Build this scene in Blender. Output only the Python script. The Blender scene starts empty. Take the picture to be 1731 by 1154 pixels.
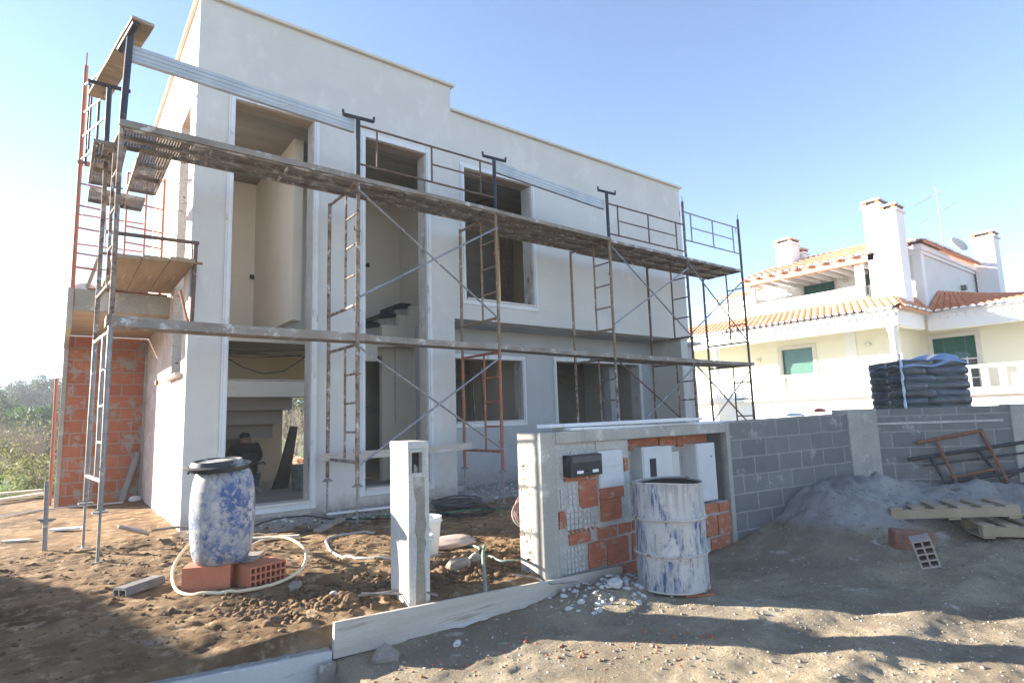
import bpy, bmesh, math, random
import numpy as np
from mathutils import Vector, Matrix, Euler

random.seed(7)
rng = np.random.default_rng(11)
sc = bpy.context.scene
COL = sc.collection
R = math.radians

# ------------------------------------------------------------------ camera
def cam_axes(yaw, pitch, roll):
    cy, sy = math.cos(yaw), math.sin(yaw)
    fwd = Vector((sy*math.cos(pitch), cy*math.cos(pitch), math.sin(pitch)))
    right = Vector((cy, -sy, 0)); down = fwd.cross(right)
    c, s = math.cos(roll), math.sin(roll)
    return c*right + s*down, -s*right + c*down, fwd
r_, d_, f_ = cam_axes(R(37.7487), R(7.3684), R(1.8029))
cd = bpy.data.cameras.new('camera'); cam = bpy.data.objects.new('camera', cd); COL.objects.link(cam)
cd.sensor_width = 36; cd.lens = 994.25/1731*36; cd.clip_start = .05; cd.clip_end = 3000
u_ = -d_
cam.matrix_world = Matrix(((r_.x, u_.x, -f_.x, 0), (r_.y, u_.y, -f_.y, 0), (r_.z, u_.z, -f_.z, 1.55), (0, 0, 0, 1)))
sc.camera = cam

# ------------------------------------------------------------------ sky and sun
SUN_AZ, SUN_EL = R(-39.0), R(15.3)
w = bpy.data.worlds.new("World"); sc.world = w; w.use_nodes = True
nt = w.node_tree; sky = nt.nodes.new('ShaderNodeTexSky'); sky.sky_type = 'NISHITA'; sky.sun_disc = False
sky.sun_elevation = SUN_EL; sky.sun_rotation = SUN_AZ; sky.altitude = 0; sky.air_density = .62; sky.dust_density = .05; sky.ozone_density = 1.5
nt.nodes['Background'].inputs[1].default_value = .088
wb = nt.nodes.new('ShaderNodeVectorMath'); wb.operation = 'MULTIPLY'; wb.inputs[1].default_value = (1.04, .98, .95); nt.links.new(sky.outputs[0], wb.inputs[0]); nt.links.new(wb.outputs[0], nt.nodes['Background'].inputs[0])
sd = bpy.data.lights.new('sun', 'SUN'); sun = bpy.data.objects.new('sun', sd); COL.objects.link(sun)
sd.energy = 5.0; sd.angle = R(.55); sd.color = (1, .91, .77)
sv = Vector((math.sin(SUN_AZ)*math.cos(SUN_EL), math.cos(SUN_AZ)*math.cos(SUN_EL), math.sin(SUN_EL)))
sun.rotation_euler = sv.to_track_quat('Z', 'Y').to_euler()
sc.view_settings.view_transform = 'Standard'; sc.view_settings.look = 'None'
sc.view_settings.exposure = 2.5; sc.view_settings.gamma = 1

# ------------------------------------------------------------------ materials
MATS = {}
def newmat(name):
    m = bpy.data.materials.new(name); m.use_nodes = True
    n = m.node_tree; b = n.nodes['Principled BSDF']; b.inputs['Specular IOR Level'].default_value = .3
    MATS[name] = m
    return m, n, b
def _coord(n, stretch=(1, 1, 1), seed=0):
    tc = n.nodes.new('ShaderNodeTexCoord'); mp = n.nodes.new('ShaderNodeMapping')
    mp.inputs['Scale'].default_value = stretch; mp.inputs['Location'].default_value = (seed*3.1, seed*1.7, seed*.9)
    n.links.new(tc.outputs['Object'], mp.inputs[0]); return mp.outputs[0]
def _noise(n, vec, scale, detail=6, rough=.6):
    x = n.nodes.new('ShaderNodeTexNoise'); x.inputs['Scale'].default_value = scale; x.inputs['Detail'].default_value = detail
    x.inputs['Roughness'].default_value = rough; n.links.new(vec, x.inputs['Vector']); return x.outputs['Fac']
def _ramp(n, fac, a, b, ca=(0, 0, 0, 1), cb=(1, 1, 1, 1)):
    r = n.nodes.new('ShaderNodeValToRGB'); r.color_ramp.elements[0].position = a; r.color_ramp.elements[1].position = b
    r.color_ramp.elements[0].color = ca; r.color_ramp.elements[1].color = cb; n.links.new(fac, r.inputs[0]); return r.outputs[0]
def _mix(n, fac, a, b, blend='MIX'):
    x = n.nodes.new('ShaderNodeMix'); x.data_type = 'RGBA'; x.blend_type = blend
    if isinstance(fac, float): x.inputs[0].default_value = fac
    else: n.links.new(fac, x.inputs[0])
    for s, v in ((6, a), (7, b)):
        if isinstance(v, tuple): x.inputs[s].default_value = (*v[:3], 1)
        else: n.links.new(v, x.inputs[s])
    return x.outputs[2]
def _bump(n, b, h, strength, dist=.02):
    x = n.nodes.new('ShaderNodeBump'); x.inputs['Strength'].default_value = strength; x.inputs['Distance'].default_value = dist
    n.links.new(h, x.inputs['Height']); n.links.new(x.outputs[0], b.inputs['Normal'])
def M(name, c1, c2, scale=2., rough=.9, bump=.25, bscale=30., patches=None, stretch=(1, 1, 1), metal=0., fine=.25, dist=.01, lo=.35, hi=.65):
    """two tones in broad noise, fine grain, and any number of patches (colour, scale, low, high, stretch)"""
    if name in MATS: return MATS[name]
    m, n, b = newmat(name); v = _coord(n, stretch)
    col = _mix(n, _ramp(n, _noise(n, v, scale), lo, hi), c1, c2)
    g = _noise(n, v, bscale*1.7, 4, .7)
    dk = tuple(x*.55 for x in c1)
    if fine: col = _mix(n, _ramp(n, g, .38, .62, (fine, fine, fine, 1), (0, 0, 0, 1)), col, dk)
    for i, p in enumerate(patches or []):
        pv = _coord(n, p[4] if len(p) > 4 else stretch, i+1)
        col = _mix(n, _ramp(n, _noise(n, pv, p[1], 7, .68), p[2], p[3]), col, p[0])
    n.links.new(col, b.inputs['Base Color']); b.inputs['Roughness'].default_value = rough; b.inputs['Metallic'].default_value = metal
    if bump: _bump(n, b, _noise(n, v, bscale, 8, .7), bump, dist)
    return m
def BR(name, ca, cb, mortar, bw, bh, msize, plane='xz', smear=.5, bump=.5, groove=True, mcol2=None, offset=.5, wob=.012):
    """masonry of blocks in one plane of the object's own space"""
    if name in MATS: return MATS[name]
    m, n, b = newmat(name); v = _coord(n)
    sp = n.nodes.new('ShaderNodeSeparateXYZ'); n.links.new(v, sp.inputs[0])
    cb_ = n.nodes.new('ShaderNodeCombineXYZ'); n.links.new(sp.outputs['XYZ'.index(plane[0].upper())], cb_.inputs[0]); n.links.new(sp.outputs[2], cb_.inputs[1])
    wn = n.nodes.new('ShaderNodeTexNoise'); wn.inputs['Scale'].default_value = 3.5; wn.inputs['Detail'].default_value = 5; n.links.new(v, wn.inputs['Vector'])
    vm = n.nodes.new('ShaderNodeVectorMath'); vm.operation = 'MULTIPLY_ADD'; vm.inputs[1].default_value = (wob*4, wob*2.4, 0)
    n.links.new(wn.outputs['Color'], vm.inputs[0]); n.links.new(cb_.outputs[0], vm.inputs[2])
    br = n.nodes.new('ShaderNodeTexBrick'); br.inputs['Scale'].default_value = 1; br.inputs['Brick Width'].default_value = bw; br.inputs['Row Height'].default_value = bh
    br.inputs['Mortar Size'].default_value = msize; br.inputs['Mortar Smooth'].default_value = .15; br.offset = offset
    br.inputs['Color1'].default_value = (*ca, 1); br.inputs['Color2'].default_value = (*cb, 1); br.inputs['Mortar'].default_value = (*mortar, 1)
    n.links.new(vm.outputs[0], br.inputs['Vector'])
    tone = _noise(n, v, 6, 6, .6)
    col = _mix(n, _ramp(n, tone, .3, .7, (.35, .35, .35, 1), (0, 0, 0, 1)), br.outputs['Color'], tuple(x*.6 for x in ca))
    # splashes of mortar on the blocks
    fac = _ramp(n, _noise(n, _coord(n, (1, 1, 1), 4), 2.3, 8, .72), .62-.12*smear, .66-.1*smear)
    col = _mix(n, fac, col, mcol2 or mortar)
    n.links.new(col, b.inputs['Base Color']); b.inputs['Roughness'].default_value = .92
    h = _mix(n, .25, br.outputs['Fac'], _noise(n, v, 60, 6, .7))
    inv = n.nodes.new('ShaderNodeMath'); inv.operation = 'SUBTRACT'; inv.inputs[0].default_value = 1; n.links.new(h, inv.inputs[1])
    hh = inv.outputs[0]
    if groove:
        wv = n.nodes.new('ShaderNodeTexWave'); wv.bands_direction = 'Z'; wv.inputs['Scale'].default_value = 9; n.links.new(v, wv.inputs['Vector'])
        ad = n.nodes.new('ShaderNodeMath'); ad.operation = 'MULTIPLY_ADD'; ad.inputs[1].default_value = .25; n.links.new(wv.outputs['Fac'], ad.inputs[0]); n.links.new(hh, ad.inputs[2]); hh = ad.outputs[0]
    _bump(n, b, hh, bump, .02)
    return m

plaster = M('grey_render', (.55, .535, .495), (.61, .595, .55), .55, .93, .12, 60, [((.65, .63, .585), .9, .56, .75, (1, 1, .6)), ((.51, .50, .47), 1.7, .60, .80, (.6, .6, 1.5))], fine=.10)
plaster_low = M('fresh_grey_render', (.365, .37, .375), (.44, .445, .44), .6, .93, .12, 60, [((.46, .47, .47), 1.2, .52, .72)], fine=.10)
def splash(m, h0, h1, colr, amt=.35):
    """mud and cement splashes on the lowest part of a wall"""
    n = m.node_tree; b = n.nodes['Principled BSDF']; old = b.inputs['Base Color'].links[0].from_socket; v = _coord(n)
    sp = n.nodes.new('ShaderNodeSeparateXYZ'); n.links.new(v, sp.inputs[0])
    a = n.nodes.new('ShaderNodeMath'); a.operation = 'MULTIPLY_ADD'; a.inputs[1].default_value = amt*2; n.links.new(_noise(n, v, 7, 8, .75), a.inputs[0]); n.links.new(sp.outputs[2], a.inputs[2])
    r = n.nodes.new('ShaderNodeMapRange'); r.inputs[1].default_value = h1+amt; r.inputs[2].default_value = h0+amt; n.links.new(a.outputs[0], r.inputs[0])
    n.links.new(_mix(n, r.outputs[0], old, colr), b.inputs['Base Color'])
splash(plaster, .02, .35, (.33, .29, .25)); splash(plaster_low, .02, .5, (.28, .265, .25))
def blotch(m, sc_, lo, hi, colr, st=(1,1,1), seed=9):
    n = m.node_tree; b = n.nodes['Principled BSDF']; old = b.inputs['Base Color'].links[0].from_socket
    n.links.new(_mix(n, _ramp(n, _noise(n, _coord(n, st, seed), sc_, 6, .6), lo, hi, (0,0,0,1), (.55,.55,.55,1)), old, colr), b.inputs['Base Color'])
def runs(m, sc_, lo, hi, colr, st, zlo, zhi, seed):
    """drips that hang down from a height band"""
    n = m.node_tree; b = n.nodes['Principled BSDF']; old = b.inputs['Base Color'].links[0].from_socket
    f = _ramp(n, _noise(n, _coord(n, st, seed), sc_, 5, .6), lo, hi); v = _coord(n)
    sp = n.nodes.new('ShaderNodeSeparateXYZ'); n.links.new(v, sp.inputs[0]); r = n.nodes.new('ShaderNodeMapRange'); r.inputs[1].default_value = zlo; r.inputs[2].default_value = zhi; n.links.new(sp.outputs[2], r.inputs[0])
    q = n.nodes.new('ShaderNodeMath'); q.operation = 'MULTIPLY'; n.links.new(f, q.inputs[0]); n.links.new(r.outputs[0], q.inputs[1])
    n.links.new(_mix(n, q.outputs[0], old, colr), b.inputs['Base Color'])
blotch(plaster, .8, .50, .66, (.50,.495,.475), (1,1,1.8)); blotch(plaster, 3.5, .58, .72, (.66,.65,.61), (1,1,.5), 12)
whiteband = M('white_reveal', (.72, .73, .72), (.62, .64, .65), 2., .9, .2, 40, [((.42, .41, .40), 5, .60, .70, (1, 1, .5))], fine=.15)
innerplaster = M('beige_render', (.70, .65, .55), (.76, .71, .62), .7, .93, .12, 40, [((.52, .48, .42), 1.1, .60, .8)], fine=.12)
jambmat = M('rough_jamb', (.44, .41, .38), (.55, .53, .50), 1.4, .95, .5, 30, [((.16, .15, .14), 5, .58, .66, (1, 1, .25)), ((.66, .65, .62), 3, .58, .7)], fine=.3)
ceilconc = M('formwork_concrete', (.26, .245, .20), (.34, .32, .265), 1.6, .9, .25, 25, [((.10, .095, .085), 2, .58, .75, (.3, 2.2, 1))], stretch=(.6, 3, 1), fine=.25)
warmconc = M('warm_concrete', (.36, .27, .19), (.43, .33, .24), 1.5, .9, .25, 25, [((.26, .19, .13), 3, .55, .7)], stretch=(.5, 2.5, 1), fine=.2)
concrete = M('cast_concrete', (.33, .315, .28), (.44, .415, .365), 1.6, .93, .5, 28, [((.56, .54, .49), 2.2, .56, .66), ((.24, .235, .21), 3, .58, .70, (1.4, 1.4, .3)), ((.62, .60, .56), 9, .64, .70)], fine=.3)
oldconc = M('patched_concrete', (.46, .45, .41), (.60, .58, .53), 2.2, .93, .6, 28, [((.29, .28, .235), 2.6, .58, .63, (1.2, 1.2, .5)), ((.60, .59, .57), 4, .6, .68)], fine=.35)
floorconc = M('dusty_slab', (.33, .32, .30), (.42, .41, .39), 1, .95, .4, 30, [((.5, .49, .47), 3, .6, .7)], fine=.3)
coping = M('stone_coping', (.62, .58, .49), (.55, .52, .45), 2, .8, .15, 40, fine=.1)
redbrick = BR('red_hollow_brick', (.47, .165, .08), (.36, .115, .058), (.33, .30, .265), .43, .255, .014, 'xz', .85, .7)
palebrick = BR('sunlit_pale_brick', (.74, .60, .53), (.68, .53, .46), (.70, .62, .55), .36, .25, .011, 'yz', .9, .5, mcol2=(.76, .70, .65))  # brick colour whitened to carry the glare of the sunlit wall
blockmat = BR('grey_concrete_block', (.165, .163, .157), (.22, .216, .205), (.32, .312, .29), .468, .2342, .011, 'xz', .22, .8, False, wob=.01)
infill = M('smeared_mortar', (.54, .525, .48), (.44, .43, .40), 4, .95, .9, 22, [((.62, .61, .58), 5, .55, .66), ((.30, .295, .28), 9, .6, .66)], fine=.4, dist=.02)
clay = M('clay_brick', (.46, .165, .085), (.36, .12, .065), 8, .9, .5, 50, [((.42, .36, .31), 7, .55, .66), ((.30, .22, .18), 18, .6, .68)], fine=.2, stretch=(1, 1, 2))
clay_new = M('new_clay_brick', (.44, .155, .085), (.50, .19, .11), 5, .85, .25, 60, [((.6, .42, .33), 6, .66, .8)], fine=.15)
white_cab = M('white_cabinet', (.54, .54, .53), (.60, .60, .59), 3, .5, .03, 50, [((.5, .49, .46), 7, .66, .78)], fine=.05)
blackplastic = M('black_plastic', (.018, .018, .02), (.03, .03, .034), 4, .4, .05, 40, [((.16, .155, .15), 5, .6, .8)], fine=0)
blackcable = M('black_rubber', (.015, .015, .017), (.05, .048, .046), 8, .6, .05, 40, fine=0)
rustpipe = M('mortar_caked_tube', (.20, .125, .08), (.33, .28, .235), 7, .85, .5, 60, [((.10, .055, .04), 11, .52, .6), ((.50, .48, .45), 9, .56, .63)], fine=.3)
orangepipe = M('orange_painted_tube', (.40, .13, .065), (.33, .115, .065), 6, .7, .3, 60, [((.20, .14, .11), 9, .50, .60), ((.5, .47, .44), 11, .62, .68)], fine=.2)
yellowpipe = M('ochre_painted_tube', (.27, .20, .115), (.22, .165, .11), 6, .7, .3, 60, [((.22, .13, .09), 9, .52, .6), ((.5, .48, .44), 10, .58, .66)], fine=.25)
greypipe = M('galvanised_tube', (.30, .295, .285), (.20, .195, .185), 7, .5, .2, 60, [((.17, .16, .15), 9, .56, .64), ((.62, .62, .6), 10, .6, .68)], metal=.25, fine=.2)
blackpipe = M('black_painted_tube', (.02, .025, .035), (.035, .04, .055), 6, .45, .15, 60, [((.20, .15, .12), 10, .64, .70)], fine=.1)
bluebrace = M('blue_grey_brace', (.19, .215, .25), (.28, .295, .32), 5, .5, .1, 60, [((.42, .42, .42), 9, .58, .68)], fine=.1, metal=.2)
redrail = M('dark_rail_tube', (.10, .065, .05), (.16, .10, .08), 7, .7, .2, 60, [((.4, .36, .33), 11, .6, .68)], fine=.2)
galv = M('galvanised_beam', (.40, .435, .46), (.50, .53, .545), 3, .5, .1, 30, [((.36, .33, .24), 3, .58, .75, (.5, 3, 4))], metal=.2, fine=.1)
ply = M('weathered_plywood', (.30, .215, .14), (.38, .29, .195), 2, .85, .2, 30, [((.55, .5, .43), 5, .58, .72), ((.25, .17, .10), 3, .64, .74)], stretch=(3, .4, 1), fine=.2)
plankwood = M('cement_dusted_plank', (.22, .185, .15), (.33, .295, .255), 2.5, .92, .5, 35, [((.20, .16, .13), 4, .56, .66, (.5, 3, 3)), ((.56, .54, .50), 5, .56, .66)], fine=.3)
boardwood = M('pale_formwork_board', (.47, .415, .34), (.56, .51, .44), 2, .9, .5, 20, [((.36, .30, .23), 2.5, .6, .64, (.5, 3, 8)), ((.66, .65, .63), 2, .56, .7), ((.20, .15, .11), 7, .70, .73, (.5, 3, 8))], stretch=(.6, 3, 6), fine=.25)
palletwood = M('pallet_wood', (.34, .26, .17), (.42, .34, .24), 3, .85, .3, 30, [((.30, .235, .17), 5, .6, .72)], stretch=(1, 1, 1), fine=.25)
bluecement_plastic = M('cement_stained_blue_plastic', (.04, .085, .21), (.075, .125, .27), 3, .5, .15, 30, [((.17, .21, .33), 9, .47, .60), ((.37, .37, .355), 3.0, .46, .56, (1,1,.8)), ((.34, .34, .33), 14, .50, .58), ((.46, .44, .40), 6, .55, .62), ((.30, .28, .24), 7, .62, .68)], fine=.18)
bluecement_steel = M('cement_streaked_blue_steel', (.035, .065, .17), (.055, .09, .21), 3, .5, .4, 30, [((.20, .25, .36), 11, .48, .56, (1.5, 1.5, .3)), ((.36, .355, .345), 15, .43, .53, (2.2, 2.2, .28)), ((.46, .45, .43), 5, .47, .55, (1.3, 1.3, .45)), ((.52, .51, .49), 3, .58, .64), ((.12, .13, .15), 10, .62, .68, (1.5, 1.5, .3)), ((.22, .15, .10), 8, .62, .70, (1,1,.7))], fine=.25)
for m_k, hh_ in ((bluecement_plastic, (.55, .93)), (bluecement_steel, (.55, 1.0))):
    runs(m_k, 9, .50, .58, (.30, .29, .27), (2.4, 2.4, .16), *hh_, 17)
    runs(m_k, 6, .54, .62, (.22, .19, .16), (1.5, 1.5, .6), .22, .0, 19)
rimrust = M('rusty_rim', (.40, .36, .32), (.54, .52, .49), 7, .7, .3, 40, [((.22, .12, .07), 8, .54, .62)], fine=.2)
tarblack = M('dark_inside', (.03, .028, .026), (.06, .055, .05), 4, .9, .2, 30, fine=0)
bucketwhite = M('white_bucket_plastic', (.66, .68, .68), (.74, .75, .74), 3, .4, .03, 30, [((.5, .48, .43), 4, .6, .72)], fine=0)
bucketblue = M('milky_bucket_plastic', (.42, .55, .60), (.52, .62, .66), 3, .4, .03, 30, [((.6, .6, .56), 4, .55, .68)], fine=0)
hoseclear = M('cream_hose_rubber', (.62, .50, .33), (.70, .60, .43), 4, .35, .02, 30, fine=0)
hosegreen = M('green_grey_hose_rubber', (.10, .17, .13), (.22, .26, .22), 5, .5, .02, 30, [((.42, .41, .38), 5, .56, .66)], fine=0)
hosegrey = M('grey_hose_rubber', (.30, .30, .29), (.42, .41, .39), 5, .5, .02, 30, fine=0)
wallwhite = M('white_house_paint', (.80, .79, .77), (.77, .765, .75), .7, .85, .05, 40, fine=.03)
wallstain = M('weathered_white_paint', (.70, .71, .68), (.62, .64, .60), .8, .85, .05, 40, [((.36, .38, .35), .5, .58, .8, (1, 1, .6))], fine=.05)
wallyellow = M('pale_yellow_paint', (.80, .775, .63), (.78, .755, .61), .7, .85, .05, 40, fine=.03)
stonetrim = M('pale_stone_trim', (.66, .62, .56), (.60, .57, .52), 3, .8, .05, 40, fine=.05)
greenshut = M('dark_green_shutter', (.012, .085, .06), (.018, .105, .075), 3, .5, .0, 40, fine=0)
terra = M('terracotta_tile', (.66, .30, .17), (.56, .24, .135), 3.5, .85, .2, 20, [((.70, .42, .28), 2.5, .52, .68), ((.30, .12, .08), 5, .62, .72)], fine=.15)
terrapaint = M('terracotta_painted_beam', (.58, .27, .17), (.62, .30, .19), 2, .8, .05, 30, fine=.05)
darkglass, _n, _b = newmat('window_glass'); _b.inputs['Base Color'].default_value = (.05, .06, .065, 1); _b.inputs['Roughness'].default_value = .06; _b.inputs['Specular IOR Level'].default_value = .8
skin = M('skin', (.32, .18, .12), (.36, .21, .14), 4, .6, .02, 40, fine=0)
hair = M('dark_hair', (.012, .01, .009), (.02, .016, .014), 20, .6, .3, 60, fine=0)
blackcloth = M('black_shirt_cloth', (.016, .016, .019), (.028, .027, .03), 3, .95, .2, 50, fine=0)
redcloth = M('red_cloth', (.45, .03, .03), (.38, .025, .025), 3, .9, .2, 50, fine=0)
jeans = M('blue_denim', (.05, .075, .13), (.10, .12, .17), 4, .95, .3, 80, [((.35, .34, .32), 5, .6, .7)], fine=.2)
bootm = M('dusty_boot', (.28, .26, .24), (.36, .34, .31), 6, .9, .3, 50, fine=.2)
steelperf, n_, b_ = newmat('perforated_steel')
def _perf():
    n, b = n_, b_; v = _coord(n)
    base = _mix(n, _ramp(n, _noise(n, v, 3), .35, .65), (.16, .13, .105), (.25, .22, .19))
    base = _mix(n, _ramp(n, _noise(n, _coord(n, (1, 1, 1), 3), 5, 7, .7), .54, .64), base, (.46, .44, .40))
    n.links.new(base, b.inputs['Base Color']); b.inputs['Roughness'].default_value = .75; b.inputs['Metallic'].default_value = .1
    # rows of punched holes in the plank's own lengthwise (x) and crosswise (y) space
    sp = n.nodes.new('ShaderNodeSeparateXYZ'); n.links.new(v, sp.inputs[0])
    outs = []
    for ax, pitch in ((0, .034), (1, .034)):
        a = n.nodes.new('ShaderNodeMath'); a.operation = 'DIVIDE'; a.inputs[1].default_value = pitch; n.links.new(sp.outputs[ax], a.inputs[0])
        f = n.nodes.new('ShaderNodeMath'); f.operation = 'FRACT'; n.links.new(a.outputs[0], f.inputs[0])
        s = n.nodes.new('ShaderNodeMath'); s.operation = 'SUBTRACT'; s.inputs[1].default_value = .5; n.links.new(f.outputs[0], s.inputs[0])
        p = n.nodes.new('ShaderNodeMath'); p.operation = 'MULTIPLY'; n.links.new(s.outputs[0], p.inputs[0]); n.links.new(s.outputs[0], p.inputs[1]); outs.append(p.outputs[0])
    ad = n.nodes.new('ShaderNodeMath'); n.links.new(outs[0], ad.inputs[0]); n.links.new(outs[1], ad.inputs[1])
    lt = n.nodes.new('ShaderNodeMath'); lt.operation = 'LESS_THAN'; lt.inputs[1].default_value = .04; n.links.new(ad.outputs[0], lt.inputs[0])
    tr = n.nodes.new('ShaderNodeBsdfTransparent'); mx = n.nodes.new('ShaderNodeMixShader'); cl = n.nodes.new('ShaderNodeMath'); cl.operation = 'MULTIPLY'; cl.inputs[1].default_value = .4; n.links.new(lt.outputs[0], cl.inputs[0]); n.links.new(cl.outputs[0], mx.inputs[0]); n.links.new(b.outputs[0], mx.inputs[1]); n.links.new(tr.outputs[0], mx.inputs[2])
    n.links.new(mx.outputs[0], n.nodes['Material Output'].inputs[0])
_perf()
steelsolid = M('plank_rim_steel', (.19, .16, .135), (.29, .26, .225), 3, .75, .4, 30, [((.50, .48, .45), 5, .52, .62), ((.13, .09, .07), 4, .6, .7, (.5, 3, 3))], fine=.3)

# ------------------------------------------------------------------ mesh collector
class MB:
    def __init__(s): s.v = []; s.f = []
    def add(s, vs, fs):
        k = len(s.v); s.v += [tuple(p) for p in vs]; s.f += [tuple(i+k for i in f) for f in fs]; return s
    def box(s, a, b):
        x0, y0, z0 = [min(p, q) for p, q in zip(a, b)]; x1, y1, z1 = [max(p, q) for p, q in zip(a, b)]
        return s.add([(x0,y0,z0),(x1,y0,z0),(x1,y1,z0),(x0,y1,z0),(x0,y0,z1),(x1,y0,z1),(x1,y1,z1),(x0,y1,z1)],
                     [(0,3,2,1),(4,5,6,7),(0,1,5,4),(1,2,6,5),(2,3,7,6),(3,0,4,7)])
    def obox(s, c, size, rot):
        m = rot if isinstance(rot, Matrix) else Euler(rot).to_matrix()
        hx, hy, hz = [q/2 for q in size]; c = Vector(c)
        vs = [c + m @ Vector(p) for p in ((-hx,-hy,-hz),(hx,-hy,-hz),(hx,hy,-hz),(-hx,hy,-hz),(-hx,-hy,hz),(hx,-hy,hz),(hx,hy,hz),(-hx,hy,hz))]
        return s.add(vs, [(0,3,2,1),(4,5,6,7),(0,1,5,4),(1,2,6,5),(2,3,7,6),(3,0,4,7)])
    def beam(s, p, q, wd, h, side=0.):
        """bar from p to q; wd across, h upright"""
        p, q = Vector(p), Vector(q); d = (q-p); L = d.length; x = d.normalized(); y = Vector((0,0,1)).cross(x)
        if y.length < 1e-4: y = Vector((0,1,0))
        y.normalize(); z = x.cross(y); m = Matrix((x, y, z)).transposed()
        return s.obox((p+q)/2 + y*side, (L, wd, h), m)
    def tube(s, pts, r, n=8, cap=True):
        pts = [Vector(p) for p in pts]; rr = r if isinstance(r, (list, tuple)) else [r]*len(pts); k = len(s.v)
        prev = None
        for i, p in enumerate(pts):
            d = (pts[min(i+1, len(pts)-1)] - pts[max(i-1, 0)]).normalized()
            if prev is None:
                a = Vector((0,0,1)) if abs(d.z) < .9 else Vector((1,0,0)); u = d.cross(a).normalized()
            else: u = (prev - d*prev.dot(d)).normalized()
            prev = u; v = d.cross(u)
            for j in range(n):
                t = 2*math.pi*j/n; s.v.append(tuple(p + (u*math.cos(t)+v*math.sin(t))*rr[i]))
        for i in range(len(pts)-1):
            for j in range(n):
                a = k+i*n+j; b = k+i*n+(j+1) % n; s.f.append((a, b, b+n, a+n))
        if cap: s.f.append(tuple(k+j for j in range(n))[::-1]); e = k+(len(pts)-1)*n; s.f.append(tuple(e+j for j in range(n)))
        return s
    def lathe(s, prof, c, n=40, rot=None, jit=0, seed=0):
        rg = random.Random(seed); k = len(s.v); c = Vector(c)
        for i, (r, z) in enumerate(prof):
            for j in range(n):
                t = 2*math.pi*j/n; q = Vector((r*math.cos(t), r*math.sin(t), z + (rg.uniform(-jit, jit) if jit else 0)))
                if rot: q = Euler(rot).to_matrix() @ q
                s.v.append(tuple(c+q))
        for i in range(len(prof)-1):
            for j in range(n):
                a = k+i*n+j; b = k+i*n+(j+1) % n; s.f.append((a, b, b+n, a+n))
        return s
    def disc(s, c, r, n=24, up=1):
        k = len(s.v); s.v += [(c[0]+r*math.cos(2*math.pi*j/n), c[1]+r*math.sin(2*math.pi*j/n), c[2]) for j in range(n)]
        s.f.append(tuple(range(k, k+n)) if up > 0 else tuple(range(k+n-1, k-1, -1))); return s
    def prism(s, poly, axis, a, b):
        """polygon (u,v) extruded along axis 0=x,1=y,2=z"""
        def P3(u, v, t): return {0: (t,u,v), 1: (u,t,v), 2: (u,v,t)}[axis]
        n = len(poly); return s.add([P3(u,v,a) for u,v in poly]+[P3(u,v,b) for u,v in poly],
            [tuple(range(n))[::-1], tuple(range(n,2*n))]+[(i,(i+1)%n,(i+1)%n+n,i+n) for i in range(n)])
    def build(s, name, mat, parent=None, smooth=False, bevel=0, loc=None, rot=None, fix=True):
        me = bpy.data.meshes.new(name); me.from_pydata(s.v, [], s.f); me.update()
        if fix:
            bm = bmesh.new(); bm.from_mesh(me); bmesh.ops.recalc_face_normals(bm, faces=bm.faces); bm.to_mesh(me); bm.free()
        me.materials.append(mat)
        if smooth: me.shade_smooth(); me.set_sharp_from_angle(angle=R(38))
        o = bpy.data.objects.new(name, me); COL.objects.link(o)
        if loc: o.location = loc
        if rot: o.rotation_euler = rot
        if parent: o.parent = parent
        if bevel:
            md = o.modifiers.new('bevel', 'BEVEL'); md.width = bevel; md.segments = 2; md.limit_method = 'ANGLE'
        return o
def tag(o, label=None, cat=None, group=None, kind=None):
    for k, v in (('label', label), ('category', cat), ('group', group), ('kind', kind)):
        if v: o[k] = v
    return o
def empty(name, label, cat, loc=(0,0,0), rz=0, group=None):
    o = bpy.data.objects.new(name, None); COL.objects.link(o); o.location = loc; o.rotation_euler = (0,0,rz); o.empty_display_size = .2
    return tag(o, label, cat, group)
def wall(mb, axis, u0, u1, z0, z1, t0, t1, holes):
    """slab wall in the plane normal to axis (0:x,1:y), between t0 and t1, with rectangular holes (ua,ub,za,zb)"""
    us = sorted({u0, u1, *[h[0] for h in holes], *[h[1] for h in holes]}); us = [u for u in us if u0 <= u <= u1]
    zs = sorted({z0, z1, *[h[2] for h in holes], *[h[3] for h in holes]}); zs = [z for z in zs if z0 <= z <= z1]
    def P3(u, z, t): return (t, u, z) if axis == 0 else (u, t, z)
    nu, nz = len(us)-1, len(zs)-1
    S = [[not any(h[0]-1e-6 <= (us[i]+us[i+1])/2 <= h[1] and h[2] <= (zs[k]+zs[k+1])/2 <= h[3] for h in holes) for k in range(nz)] for i in range(nu)]
    for i in range(nu):
        for k in range(nz):
            if not S[i][k]: continue
            a, b, c, d = us[i], us[i+1], zs[k], zs[k+1]
            mb.add([P3(a,c,t0), P3(b,c,t0), P3(b,d,t0), P3(a,d,t0)], [(0,1,2,3)])
            mb.add([P3(a,c,t1), P3(b,c,t1), P3(b,d,t1), P3(a,d,t1)], [(3,2,1,0)])
            for di, dk, p, q in ((-1,0,(a,c),(a,d)), (1,0,(b,d),(b,c)), (0,-1,(b,c),(a,c)), (0,1,(a,d),(b,d))):
                ii, kk = i+di, k+dk
                if 0 <= ii < nu and 0 <= kk < nz and S[ii][kk]: continue
                mb.add([P3(*p,t0), P3(*q,t0), P3(*q,t1), P3(*p,t1)], [(0,1,2,3)])
    return mb

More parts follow.
